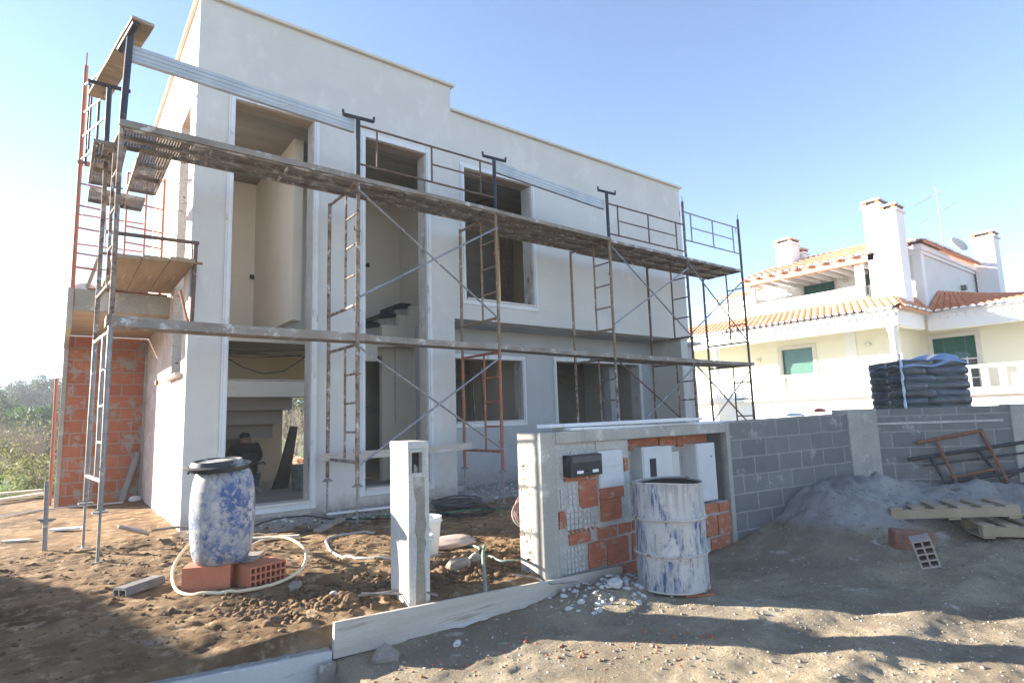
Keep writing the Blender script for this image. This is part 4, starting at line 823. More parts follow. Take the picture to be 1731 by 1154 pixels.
for q_ in ([(.25,-.1,.93),(.34,-.16,.95),(.35,-.17,.93)],[(-.2,.1,.89),(-.3,.02,.90),(-.33,-.05,.885)]): MB().tube(q_,.012,6).build('clamp_lever',blackplastic,B1,smooth=True)
B2 = empty('steel_drum','dented open blue steel drum streaked with white cement in front of the meter wall','drum',(4.93,3.88,-.16))
m_ = MB(); pr_ = []
for i in range(41):
    z = 1.0*i/40; r = .345+.019*math.exp(-((z-.335)/.013)**2)+.019*math.exp(-((z-.665)/.013)**2)+.006*math.exp(-((z-.30)/.01)**2)+.006*math.exp(-((z-.70)/.01)**2)
    if i in (0,): r = .345
    pr_.append((r,z))
m_.lathe(pr_,(0,0,0),72)
def dent(vv):
    out=[]
    for x,y,z in vv:
        a_=math.atan2(y,x); k_=1-.035*math.exp(-((a_+1.9)/.35)**2-((z-.9)/.14)**2)-.025*math.exp(-((a_+1.1)/.3)**2-((z-.35)/.12)**2)+.010*math.sin(3*a_+1)*(z>.8)*(z-.8)*5
        out.append((x*k_,y*k_,z+.012*math.sin(2*a_+.8)*(z>.97)))
    return out
m_.v = dent(m_.v); m_.build('drum_body',bluecement_steel,B2,smooth=True)
m_ = MB().lathe([(.330,.985),(.330,.3),(.33,.04)],(0,0,0),72); m_.v = dent(m_.v); m_.disc((0,0,.55),.329,48).build('drum_inside',tarblack,B2,smooth=True)
for z_ in (1.0,.005):
    m_ = MB().tube([(.343*math.cos(t*math.pi/32),.343*math.sin(t*math.pi/32),z_) for t in range(65)],.010,6,False)
    m_.v = dent(m_.v); m_.build('drum_rim',rimrust,B2,smooth=True)
for z_ in (.335,.665):
    m_ = MB().tube([(.356*math.cos(t*math.pi/36),.356*math.sin(t*math.pi/36),z_) for t in range(73)],.013,6,False); m_.v = dent(m_.v); m_.build('drum_rib',rimrust,B2,smooth=True)
o = MB().obox((4.92,3.60,-.165),(.30,.12,.03),(R(2),R(2),R(-25))).build('brick_fragment',clay,None,bevel=.01); tag(o,'flat brick fragment wedged under the front of the steel drum','brick')
B2.location.z = -.135

# ================================================================== SMALL THINGS IN THE YARD
def sag(pts, n=8):
    """smooth open curve through points"""
    P = [Vector(p) for p in pts]; out=[]
    for i in range(len(P)-1):
        p0=P[max(i-1,0)];p1=P[i];p2=P[i+1];p3=P[min(i+2,len(P)-1)]
        for k in range(n):
            t=k/n; out.append(.5*((2*p1)+(-p0+p2)*t+(2*p0-5*p1+4*p2-p3)*t*t+(-p0+3*p1-3*p2+p3)*t**3))
    out.append(P[-1]); return out
def hose(name,label,cat,pts,r,mat,n=8,lift=True,grp=None):
    q = sag(pts,n)
    if lift: q = [Vector((p.x,p.y,max(p.z,h1(p.x,p.y)+r*.8))) for p in q]
    o = MB().tube(q,r,8).build(name,mat,None,smooth=True); return tag(o,label,cat,grp)
hose('garden_hose','cream hose looping round the bricks under the blue barrel','hose',[(1.62,7.2,.5),(1.25,7.1,.42),(1.02,6.95,.2),(.98,6.55,.05),(1.12,6.25,.03),(1.4,6.12,.03),(1.75,6.1,.04),(2.05,6.25,.10),(2.2,6.6,.2),(2.15,7.0,.28),(1.95,7.25,.26),(1.8,7.3,.2)],.016,hoseclear)
hose('garden_hose','grey hose lying in a wide loop left of the concrete post','hose',[(3.6,7.9,.02),(3.3,8.1,.02),(2.95,7.95,.02),(2.78,7.5,.02),(2.68,7.0,.02),(2.75,6.55,.02),(3.0,6.25,.02),(3.5,5.95,.02)],.016,hosegrey)
hose('garden_hose','pale grey-green hose arching over the board between post and meter wall','hose',[(4.05,6.4,.02),(4.1,6.1,.02),(3.9,5.75,.06),(3.65,5.3,.22),(3.32,4.85,.24),(3.14,4.56,.06),(3.1,4.5,-.1)],.016,hosegreen,lift=False)
hose('garden_hose','green-grey hose running behind the meter wall end','hose',[(3.85,5.75,.05),(3.8,5.4,.07),(3.8,5.15,.06),(4.2,4.98,.06)],.017,hosegreen)
greenh = M('green_hose_rubber',(.02,.13,.07),(.03,.17,.10),5,.4,.02,30,fine=0)
hose('garden_hose','bright green hose on the debris in front of the second doorway','hose',[(3.5,9.6,.03),(3.9,9.2,.03),(4.5,9.0,.03),(5.1,8.6,.03),(5.8,8.4,.03),(6.5,8.0,.03)],.014,greenh)
hose('electric_cable','black cable trailing from the big doorway along the facade foot','cable',[(2.3,9.5,.04),(2.75,10.0,.05),(3.3,10.0,.06),(3.6,9.3,.05),(4.1,8.9,.04),(4.7,8.5,.03)],.011,blackcable)
hose('electric_cable','black cable curving from behind the barrel to the scaffold jack','cable',[(2.1,8.5,.03),(2.6,8.6,.03),(3.1,8.8,.04),(3.5,9.1,.05),(3.9,9.7,.05)],.010,blackcable)
def coil(name,label,c,r,n,rr,mat,seed,tilt=(0,0,0)):
    rg=random.Random(seed); m_=MB(); E_=Euler(tilt).to_matrix()
    for k in range(n):
        a=r*(.72+.36*rg.random()); ox_,oy_=rg.uniform(-.07,.07),rg.uniform(-.07,.07); ph=rg.uniform(0,6); z0=.012+.013*k
        m_.tube([Vector(c)+E_@Vector((ox_+a*math.cos(t*.3),oy_+a*.92*math.sin(t*.3),z0+.015*math.sin(t*.6+ph))) for t in range(22)],rr,6)
    o=m_.build(name,mat,None,smooth=True); return tag(o,label,'cable')
coil('cable_coil','big coil of dark cable on the ground right of the concrete post',(5.75,9.15,.03),.42,9,.013,M('dark_grey_cable',(.05,.055,.06),(.10,.105,.11),6,.6,.05,40,fine=0),3)
coil('cable_coil','loose tangle of thin dark cable in front of the big coil',(5.4,8.4,.02),.45,4,.009,blackcable,5)
coil('hose_coil','green and pink hose coil leaning behind the end of the meter wall',(4.86,5.95,.36),.24,6,.014,M('pink_green_hose',(.30,.19,.18),(.15,.22,.16),5,.5,.02,30,fine=0,lo=.45,hi=.55),8,(R(70),0,R(-40)))['category']='hose'
# buckets
def bucket(label,loc,mat,h,r,rot=(0,0,0),grp=None):
    root=empty('bucket',label,'bucket',loc,0,grp); root.rotation_euler=rot
    MB().lathe([(0,.0),(r*.78,0),(r*.8,.01),(r*.97,h*.86),(r*1.06,h*.87),(r*1.06,h*.90),(r,h*.91),(r*1.02,h),(r*.95,h),(r*.92,h*.9),(r*.76,.03),(0,.03)],(0,0,0),36).build('bucket_body',mat,root,smooth=True)
    MB().tube([(r*1.06*math.cos(t),r*1.06*math.sin(t)*.35-.9*r*abs(math.sin(t)),h*.88-h*.35*math.sin(t)) for t in [math.pi*k/14 for k in range(15)]],.004,6).build('handle',greypipe,root,smooth=True)
    return root
bucket('taller white plastic bucket behind the concrete post',(3.42,6.20,.03),bucketwhite,.42,.21,(0,0,1.2),'plastic buckets behind the concrete post')
bucket('smaller milky blue bucket in front of the white one, half behind the post',(3.06,5.72,.0),bucketblue,.36,.18,(0,0,.3),'plastic buckets behind the concrete post')
crumple('cement_sack',(3.95,6.55,.04),(.42,.28,.05),M('pinkish_paper_sack',(.40,.31,.27),(.50,.40,.35),3,.9,.3,20,fine=.1),12,'flattened pinkish paper sack on the ground behind the buckets','sack')
# rocks
def rock(label,c,s,seed,mat,rot=0): return crumple('rock',c,s,mat,seed,label,'rock',2,.45,rot)
rockm = M('grey_brown_rock',(.24,.20,.165),(.33,.29,.25),5,.95,.8,20,[((.44,.41,.37),6,.6,.68)],fine=.3)
rock('rounded brown rock under the end of the formwork board',(2.02,4.26,-.21),(.13,.10,.115),21,rockm)
rock('dusty grey boulder on the dug earth right of the buckets',(3.32,5.28,.06),(.17,.12,.11),23,rockm,.5)
rock('second pale boulder between buckets and meter wall',(3.62,5.42,.05),(.12,.10,.09),25,rockm,1.1)
rock('small white stone on the dark soil left of the post',(2.03,5.3,.05),(.04,.03,.035),27,limebits)
rock('small white stone on the street by the formwork board',(2.55,4.1,-.17),(.05,.025,.03),29,limebits,.6)
rock('white broken stone in the sunlit gravel left of the drum',(4.35,4.12,-.06),(.10,.07,.05),31,limebits,.3)
rock('round stone in the yard soil between barrel and board',(2.05,4.98,.07),(.08,.06,.06),33,dirtbits,.3)
rock('flat buried stone left of the grey channel piece',(1.9,5.95,.02),(.09,.06,.05),35,rockm,.9)
# broken timber under the board end
o=MB().obox((1.95,4.38,-.235),(.42,.08,.05),(0,R(-9),R(16))).build('charred_batten',M('burnt_wood',(.06,.05,.04),(.20,.16,.12),3,.9,.5,20,stretch=(.5,2,2)),None,bevel=.003); tag(o,'short dark batten wedged under the end of the long board','batten')
o=MB().obox((1.62,4.36,-.26),(.12,.03,.24),(0,0,R(8))).build('grey_peg',plankwood,None,bevel=.003); tag(o,'dark peg nailed between the two formwork boards','peg')
# dark channel piece left of the barrel
m_=MB().prism([(-.09,0),(-.09,.055),(-.07,.075),(.07,.075),(.09,.055),(.09,0),(.075,0),(.075,.05),(.0,.055),(0,0),(-.015,0),(-.015,.055),(-.07,.052),(-.07,0)],1,-.2,.2)
o=m_.build('roof_tile_piece',M('dark_grey_tile',(.12,.12,.115),(.17,.165,.16),4,.8,.3,30,[((.3,.29,.27),5,.6,.7)],fine=.2),None,loc=(.72,6.88,.03),rot=(R(2),R(-3),R(-58))); tag(o,'dark grey ribbed channel piece on the dirt left of the barrel','channel piece')
# shovel near the corner
SH=empty('shovel','shovel with a rounded dusty blade lying against the corner of the house','shovel',(.92,9.85,.05))
MB().tube([(.22,-.03,.10),(.5,-.15,.12),(.95,-.45,.10)],.018,8).build('handle',plankwood,SH,smooth=True)
m_=MB(); 
for i in range(9):
    for j in range(7): 
        a=i/8; b_=j/6-.5; wv=.15*(1-.75*max(0,a-.55)*2*abs(1)) ; m_.v.append((-.18+.36*(1-a)-.0, -.02+b_*2*wv*.9, .06+.16*(a)*.9-.05*(1-4*b_*b_)+.02))
m_.f=[(i*7+j,(i+1)*7+j,(i+1)*7+j+1,i*7+j+1) for i in range(8) for j in range(6)]
o=m_.build('blade',M('dusty_steel',(.36,.33,.29),(.45,.42,.38),4,.8,.3,30,fine=.2),SH,smooth=True); o.modifiers.new('t','SOLIDIFY').thickness=.008
# standing stake and odd boards left
ST=empty('jack_stake','short adjustable steel jack standing alone left of the scaffold','jack',(-.03,9.96,0))
MB().tube([(0,0,-.05),(-.02,0,.92)],.03,10).build('tube',greypipe,ST,smooth=True); MB().lathe([(.0,.40),(.075,.40),(.075,.415),(.03,.42)],(0,0,0),14).tube([(-.1,0,.43),(.1,0,.42)],.012,6).build('nut',greypipe,ST,smooth=True); MB().box((-.08,-.08,-.01),(.08,.08,.008)).build('base_plate',greypipe,ST)
def lboard(label,p,q,wd,th,mat=boardwood,grp='loose boards lying in the yard'): 
    o=MB().beam(p,q,wd,th).build('loose_board',mat,None,bevel=.003); return tag(o,label,'board',grp)
lboard('long weathered board on the ground at the far left edge',(-1.6,18.9,.12),(-.02,18.7,.15),.25,.06)
lboard('second weathered board crossing at the far left edge',(-1.4,17.2,.08),(-.15,18.2,.11),.22,.06)
lboard('white flat board piece beside the left scaffold foot',(.03,11.9,.045),(.42,11.7,.05),.14,.03,whiteband)
lboard('narrow batten on the ground behind the barrel, left of the shovel',(-.5,11.3,.03),(-.2,11.1,.04),.12,.03,boardwood)
lboard('grey batten pointing at the scaffold jack by the first doorway',(3.02,8.55,.05),(3.62,9.15,.07),.12,.05,plankwood)
lboard('thin pale batten lying along the facade foot behind the post',(3.6,9.75,.08),(4.9,9.55,.09),.08,.03,whiteband)
lboard('pale strip on the ground in front of the big doorway',(1.75,8.95,.04),(2.7,8.35,.05),.10,.03,boardwood)
o=MB().tube([(1.18,15.1,.05),(1.45,15.32,1.05)],.07,12).build('drain_pipe',M('grey_drain_plastic',(.22,.21,.20),(.30,.29,.27),3,.8,.2,30,fine=.2),None,smooth=True); tag(o,'grey pipe leaning in the corner of the brick recess','pipe')
crumple('plastic_sheet',(1.4,14.9,.1),(.12,.1,.07),whiteplastic,14,'small white plastic scrap in the corner of the brick recess','plastic sheet')
PR=empty('steel_prop','orange adjustable steel prop standing outside the brick wing wall','prop',(-.02,16.1,0))
MB().tube([(0,0,0),(-.02,0,2.7)],.035,10).build('tube',orangepipe,PR,smooth=True); MB().tube([(-.02,0,2.1),(.12,0,2.1)],.02,8).tube([(.05,0,2.0),(.05,0,1.8),(-.02,0,1.2)],.012,6).build('coupler',bluebrace,PR,smooth=True)
o=MB().tube(sag([(-1.2,14.5,.05),(-.6,14.6,.05),(-.2,15.1,.04),(.3,15.2,.04),(1.2,15.0,.05)]),.014,6).build('white_pipe',whiteband,None,smooth=True); tag(o,'thin white pipe on the ground in front of the brick recess','pipe')
for k,(x,y,z) in enumerate(((2.6,12.85,4.2),(5.9,13.36,5.4),(3.35,13.9,4.9))):
    hb(MB().box((x-.05,y-.012,z-.05),(x+.05,y-.001,z+.05)), 'switch_box', blackplastic)
for pts in ([(4.7,12.79,3.28),(4.72,12.785,2.2),(4.71,12.785,1.3)],[(6.35,12.79,3.3),(6.34,12.785,1.5)],[(8.9,12.2,3.7),(8.92,12.2,2.6),(8.8,12.15,2.3)],[(5.0,13.38,7.1),(5.02,13.38,5.6)]):
    hb(MB().tube(pts,.012,6), 'conduit', hosegrey, smooth=True)
# things inside the house
for k,(x0,y0,x1,z1,lb_) in enumerate(((7.35,12.1,7.15,2.95,'pale board leaning at the left of the lower window'),(8.55,12.4,8.9,2.9,'pale board leaning at the right of the lower window'),(8.3,12.6,8.75,2.7,'grey board leaning between the two pale ones'),(7.2,12.7,6.9,2.4,'dim board leaning in the far left corner of the lower window'))):
    o=MB().beam((x0+.25,y0,.12),(x1,y0+.5,z1),.03,.10).build('leaning_board',boardwood if k<2 else plankwood,None); tag(o,lb_,'board','boards leaning inside the ground floor room')
o=MB().beam((7.35,11.5,3.95),(7.0,11.6,5.6),.04,.05).build('leaning_batten',plankwood,None); tag(o,'batten leaning inside the upper window','batten')
bucket('grey-green bucket on the floor inside the big doorway',(4.2,12.9,.2),M('dull_green_plastic',(.16,.20,.17),(.22,.25,.22),3,.5,.03,30,[((.4,.39,.36),4,.56,.66)],fine=0),.5,.22)
o=MB().prism([(0,0),(.35,0),(.55,1.3),(.40,1.32),(.18,.5)],1,-.04,.04).build('mortar_hod',M('dark_board',(.07,.06,.05),(.11,.09,.075),3,.9,.3,20,fine=.2),None,loc=(3.72,13.3,.2),rot=(0,0,R(12))); tag(o,'dark board propped upright beside the kneeling worker','board')
o=MB().tube([(4.66,16.3,0),(4.62,16.3,1.75)],.035,8).build('steel_prop_pole',orangepipe,None,smooth=True); tag(o,'orange pole standing outside the rear opening','pole')
P_ = np.stack([rng.uniform(3.6,6.8,700), rng.uniform(17.2,19.0,700), np.zeros(700)],-1); S_ = rng.uniform(.05,.19,700); P_[:,2] = .6*np.clip(1-((P_[:,0]-5.5)/1.4)**2-((P_[:,1]-18.1)/.9)**2,0,1)*rng.uniform(0.3,1.1,700)
pebbles('rubble_heap',P_,S_,M('mixed_rubble',(.46,.20,.12),(.52,.44,.36),3,.95,.3,20,fine=.3,lo=.45,hi=.55),'heap of broken bricks and debris seen through the rear opening',77)

# ---- worker kneeling with his back to us
WK=empty('person','kneeling man seen from behind in the big doorway, black shirt and jeans','person',(3.12,13.05,.2),R(-6))
def skinmesh(name,mat,verts,edges,radii,sub_=2):
    me=bpy.data.meshes.new(name); me.from_pydata(verts,edges,[]); o=bpy.data.objects.new(name,me); COL.objects.link(o); me.materials.append(mat)
    o.modifiers.new('skin','SKIN'); sk=me.skin_vertices[0].data if me.skin_vertices else None
    if sk is None:
        bpy.context.view_layer.objects.active=o; sk=me.skin_vertices[0].data
    for i,r in enumerate(radii): sk[i].radius=(r if isinstance(r,tuple) else (r,r)); sk[i].use_root=(i==0)
    s=o.modifiers.new('s','SUBSURF'); s.levels=sub_; s.render_levels=sub_
    for p_ in me.polygons: p_.use_smooth=True
    o.parent=WK; return o
V=[(0,-.05,.33),(0,.02,.55),(0,.12,.78),(0,.20,.93),(0,.24,1.0),(0,.28,1.10),(0,.30,1.17)]; Ed=[(0,1),(1,2),(2,3),(3,4),(4,5),(5,6)]; Ra=[(.15,.12),(.12,.09),(.14,.09),(.10,.07),.06,(.095,.115),(.085,.09)]
def chain(start,pts,rad):
    k=start
    for p,r in zip(pts,rad): V.append(p); Ra.append(r); Ed.append((k,len(V)-1)); k=len(V)-1
    return k
for s in (-1,1):
    k=chain(3,[(s*.22,.20,.90),(s*.30,.36,.66),(s*.22,.60,.48)],[.075,.055,.042]); hd=chain(k,[(s*.20,.68,.44)],[.04])
    for f_,(dx,dz,ln) in enumerate(((-.03,0,.07),(-.012,.0,.085),(.006,0,.09),(.024,0,.085),(.04,0,.065))):
        m0=Vector((s*.20+dx,.68,.44)); chain(hd,[tuple(m0+Vector((0,ln*.5,-.012))),tuple(m0+Vector((0,ln,-.045)))],[.011,.009])
    chain(0,[(s*.13,.02,.26),(s*.20,.45,.10),(s*.18,.0,.09),(s*.18,-.12,.08)],[.12,.085,.06,.045])
skinmesh('body',skin,V,Ed,Ra)
skinmesh('shirt',blackcloth,[(0,-.09,.36),(0,-.04,.48),(0,.03,.62),(0,.11,.76),(0,.18,.88),(0,.22,.96),(-.20,.20,.90),(-.30,.30,.74),(-.29,.42,.62),(.20,.20,.90),(.30,.30,.74),(.29,.42,.62)],[(0,1),(1,2),(2,3),(3,4),(4,5),(4,6),(6,7),(7,8),(4,9),(9,10),(10,11)],[(.26,.21),(.25,.19),(.26,.19),(.27,.19),(.24,.17),(.10,.09),.13,.095,.075,.13,.095,.075])
skinmesh('waistband',redcloth,[(-.12,-.09,.335),(0,-.11,.335),(.12,-.09,.335)],[(0,1),(1,2)],[.10,.12,.10])
skinmesh('trousers',jeans,[(0,-.06,.27),(-.14,.02,.24),(-.21,.46,.11),(-.19,.0,.10),(.14,.02,.24),(.21,.46,.11),(.19,.0,.10)],[(0,1),(1,2),(2,3),(0,4),(4,5),(5,6)],[(.20,.15),.135,.10,.075,.135,.10,.075])
for s in (-1,1): skinmesh('boot',bootm,[(s*.19,-.03,.10),(s*.21,-.17,.07),(s*.25,-.30,.04)],[(0,1),(1,2)],[.07,.06,.05])
hr=skinmesh('hair',hair,[(0,.25,1.07),(0,.27,1.15),(0,.30,1.20)],[(0,1),(1,2)],[(.10,.10),(.118,.125),(.10,.10)])

# ================================================================== PALLET OF WRAPPED BAGS behind the block wall
PB=empty('bag_pallet','tall stack of dark soil bags wrapped in clear blue-tinged film behind the block wall','pallet',(14.16,4.55,.05))
ang=R(-33)
bagm=M('shiny_dark_bag',(.015,.025,.022),(.07,.062,.05),2.2,.18,.25,5,[((.28,.30,.31),3.5,.60,.70,(.5,.5,4)),((.015,.07,.04),2.5,.56,.62,(1,1,3))],fine=0,dist=.03)
bagb=M('blue_black_bag',(.02,.028,.04),(.05,.058,.07),2.5,.2,.25,5,[((.22,.27,.34),3.5,.60,.72,(.5,.5,4))],fine=0,dist=.03)
def bag(cx,cy,z,lx,ly,lz,seed):
    bm=bmesh.new(); bmesh.ops.create_cube(bm,size=2); bmesh.ops.subdivide_edges(bm,edges=bm.edges,cuts=5,use_grid_fill=True)
    rg=np.random.default_rng(seed); o1,o2=rg.uniform(0,40,2)
    for v_ in bm.verts:
        x,y,zz=v_.co; e=max(abs(x),abs(y)); t=1-.16*max(0,(e-.86)/.14)**2
        w1=float(fbm(np.array([x*1.5+o1]),np.array([y*1.5+zz+o2]),1.6,3,seed)[0])*.25
        v_.co=Vector((x*(1-.06*abs(zz)**2)*lx/2*(1+w1*.15),y*(1-.06*abs(zz)**2)*ly/2*(1+w1*.15),zz*t*lz/2*(1+w1)))
    me=bpy.data.meshes.new('soil_bag'); bm.to_mesh(me); bm.free(); 
    for p_ in me.polygons: p_.use_smooth=True
    me.materials.append(bagm if seed%3 else bagb); o=bpy.data.objects.new('soil_bag',me); COL.objects.link(o); o.parent=PB; o.location=(cx,cy,z); o.rotation_euler=(0,0,R(rng.uniform(-2,2))); return o
PB.rotation_euler=(0,0,ang)
sd_=0
for l in range(15):
    z=.22+l*.152
    if l%2==0: cells=[(-.02+.42,-.35,.80,.66),(-.42,-.35,.80,.66),(.42,.35,.80,.66),(-.42,.35,.80,.66)]
    else: cells=[(.30,-.36,1.04,.64),(-.52,-.36,.58,.64),(.30,.35,1.04,.66),(-.52,.35,.58,.66)]
    for (cx,cy,lx,ly) in cells:
        if l<7 and cy>0: continue
        sd_+=1; bag(cx,cy,z,lx*1.03,ly*1.03,.18,sd_)
MB().box((-.8,-.65,0),(.8,.65,.13)).build('pallet_base',palletwood,PB,bevel=.01)
PB.scale=(.86,.70,.985)
m_=MB(); nn=18
for i in range(nn+1):
    for j in range(nn+1):
        x=-.86+1.72*i/nn; y=-.74+1.48*j/nn; e=max(abs(x)/.86,abs(y)/.74)
        m_.v.append((x,y,2.41+.12*math.exp(-((x-.35)/.35)**2)-.10*max(0,e-.8)/.2*1.2+.035*math.sin(5*x+3*y)+.02*math.sin(11*y)))
m_.f=[(i*(nn+1)+j,(i+1)*(nn+1)+j,(i+1)*(nn+1)+j+1,i*(nn+1)+j+1) for i in range(nn) for j in range(nn)]
fm,n,b=newmat('stretch_film'); b.inputs['Base Color'].default_value=(.16,.25,.42,1); b.inputs['Roughness'].default_value=.25; _bump(n,b,_noise(n,_coord(n,(1,1,1)),8,5),.5,.03)
o=m_.build('film_cap',fm,PB,smooth=True); o.modifiers.new('t','SOLIDIFY').thickness=.01
ff,n,b=newmat('clear_stretch_film'); b.inputs['Base Color'].default_value=(.75,.82,.9,1); b.inputs['Roughness'].default_value=.08; b.inputs['Specular IOR Level'].default_value=1.0; _bump(n,b,_noise(n,_coord(n,(1,1,5)),5,6),1.0,.05)
_t=n.nodes.new('ShaderNodeBsdfTransparent'); _m=n.nodes.new('ShaderNodeMixShader'); n.links.new(_ramp(n,_noise(n,_coord(n,(.6,.6,4),2),3,6),.34,.60,(.86,.86,.86,1),(.99,.99,.99,1)),_m.inputs[0]); n.links.new(b.outputs[0],_m.inputs[1]); n.links.new(_t.outputs[0],_m.inputs[2]); n.links.new(_m.outputs[0],n.nodes['Material Output'].inputs[0])
m_=MB(); q_=[(-.86,-.74),(.88,-.74),(.88,.74),(-.86,.74)]
for k in range(4):
    for j in range(12):
        for i in range(10):
            pass
per=[]
for k in range(4):
    a_,b2_=q_[k],q_[(k+1)%4]
    for i in range(14): per.append((a_[0]+(b2_[0]-a_[0])*i/14,a_[1]+(b2_[1]-a_[1])*i/14))
for j in range(16):
    for i,(x,y) in enumerate(per): k_=1+.012*math.sin(j*2.3+i*.9)+.008*math.sin(j*1.1+i*2.1); m_.v.append((x*k_,y*k_,.15+2.42*j/15))
np_=len(per); m_.f=[(j*np_+i,j*np_+(i+1)%np_,(j+1)*np_+(i+1)%np_,(j+1)*np_+i) for j in range(15) for i in range(np_)]
m_.build('film_wrap',ff,PB,smooth=True)
MB().tube([(-.84+.008*math.sin(k*2.1),-.70+.008*math.cos(k*1.7),.15+k*.08) for k in range(31)],[.028+.010*math.sin(k*1.9) for k in range(31)],8).build('film_fold',M('crumpled_clear_film',(.45,.52,.60),(.62,.68,.74),6,.15,.4,10,fine=0,dist=.03),PB,smooth=True)

# ================================================================== NEIGHBOUR'S HOUSE
NB=empty('neighbour_house','sunlit white and pale yellow villa with terracotta tile roofs and tall chimneys','house',(30,12,0))
def nb(mb,name,mat,par=None,**k): mb.v=[(x-30,y-12,z) for x,y,z in mb.v]; return mb.build(name,mat,par or NB,**k)
def tiles(p0,p1,q0,q1,name,pitch=.30,amp=.055,rowh=.36,thick=.05):
    p0,p1,q0,q1=[Vector(p) for p in (p0,p1,q0,q1)]; L=max((p1-p0).length,(q1-q0).length); H_=((q0-p0).length+(q1-p1).length)/2
    nu=int(L/pitch*6); rows=max(2,int(round(H_/rowh))); nv=rows*2
    nrm=((p1-p0).cross(q0-p0)).normalized(); nrm = nrm if nrm.z>0 else -nrm
    m_=MB(); vs=[]
    for j in range(nv+1):
        r=j//2; t=(r+(1 if j%2 else 0)*.98)/rows if j<nv else 1.0
        t=min(t,1); lift=0 if j%2 else .035
        for i in range(nu+1):
            u=i/nu; a=p0.lerp(p1,u).lerp(q0.lerp(q1,u),t); ph=u*L/pitch
            w_=abs(math.sin(math.pi*ph)); vs.append(a+nrm*(amp*1.5*(w_**.8)+lift))
    fs=[(j*(nu+1)+i,j*(nu+1)+i+1,(j+1)*(nu+1)+i+1,(j+1)*(nu+1)+i) for j in range(nv) for i in range(nu)]
    m_.add(vs,fs); rf=nb(m_,name,terra,smooth=False)
    mm=MB(); u_=(p1-p0).normalized(); up=Vector((0,0,1)); n_=int((p1-p0).length/pitch)
    for i in range(n_):
        c=p0+u_*pitch*(i+.5)+nrm*.035; k=len(mm.v); out=u_.cross(up); out=out if out.dot(q0-p0)<0 else -out
        for t in range(9):
            a_=math.pi*t/8; mm.v.append(tuple(c+u_*math.cos(a_)*pitch*.36+nrm*math.sin(a_)*amp*1.35+out*.03))
        mm.f.append(tuple(range(k,k+9)))
    o=nb(mm,'tile_end',wallwhite,rf); o.modifiers.new('t','SOLIDIFY').thickness=.05
    return rf
# walls
nb(MB().box((26.9,9.3,-.5),(27.0,26,2.1)).box((26.9,-6,-.5),(27.0,9.298,2.0)),'base_wall',wallwhite)
nb(MB().box((26.6,9.2,1.95),(27.3,26,2.12)).box((26.6,-6,1.85),(27.3,9.198,2.02)),'terrace_edge',wallwhite,bevel=.02)
nb(MB().box((27.0,-6,1.9),(34,26,2.0)),'terrace_floor',stonetrim)
def wallopen(x,y0,y1,z0,z1,holes,name,mat,th=.3): return nb(wall(MB(),0,y0,y1,z0,z1,x,x+th,holes),name,mat)
wallopen(29.0,9.8,24,2.0,5.3,[(13.6,15.15,3.05,4.50)],'yellow_wall',wallyellow)
wallopen(31.5,-6,9.8,2.0,5.6,[(7.78,9.38,2.0,4.5)],'yellow_wall',wallyellow)
nb(MB().box((29.3,9.8,2.0),(31.8,10.0,5.3)),'yellow_wall',wallyellow)
nb(MB().box((28.96,11.6,2.0),(29.0,12.1,5.3)),'corner_strip',wallwhite)
# eave beams and soffit
nb(MB().box((26.75,9.05,4.78),(27.1,24,5.42)).box((27.1,9.05,4.78),(29.75,9.35,5.42)).box((29.9,-6,4.72),(30.25,9.0,5.42)),'porch_beam',wallwhite,bevel=.02)
nb(MB().box((26.66,8.98,5.30),(26.75,24,5.46)).box((26.62,9.02,5.42),(31,24,5.47)).box((29.78,-6,5.42),(33,9.0,5.47)),'soffit',wallwhite)
m_=MB()
y=9.1
while y<23: nb(MB().box((26.66,y,5.18),(26.745,y+.14,5.295)),'dentil',wallwhite); y+=.30
y=-2.
while y<8.9: nb(MB().box((29.81,y,5.18),(29.9,y+.14,5.295)),'dentil',wallwhite); y+=.30
nb(MB().lathe([(.22,2.0),(.22,2.15),(.155,2.2),(.15,4.5),(.2,4.62),(.24,4.78)],(26.98,9.35,0),20),'porch_column',wallwhite,smooth=True)
nb(MB().lathe([(.22,2.0),(.22,2.15),(.155,2.2),(.15,4.5),(.2,4.62),(.24,4.78)],(30.1,5.4,0),20),'porch_column',wallwhite,smooth=True)
nb(MB().lathe([(.22,2.0),(.22,2.15),(.155,2.2),(.15,4.5),(.2,4.62),(.24,4.78)],(26.98,17.6,0),20),'porch_column',wallwhite,smooth=True)
# balustrades
def balus(x,y0,y1,z0,z1,step=.27,wd=.14):
    par=nb(MB().box((x-.12,y0,z1-.12),(x+.12,y1,z1)).box((x-.10,y0,z0),(x+.10,y1,z0+.1)),'balustrade',wallwhite,bevel=.01)
    y=y0+.1
    while y<y1-.1: nb(MB().box((x-.05,y,z0+.1),(x+.05,y+wd,z1-.12)),'baluster',wallwhite,par); y+=step
balus(26.85,9.5,19.6,2.12,3.10,.34); balus(26.85,1.6,8.9,2.02,2.95,.52,.2)
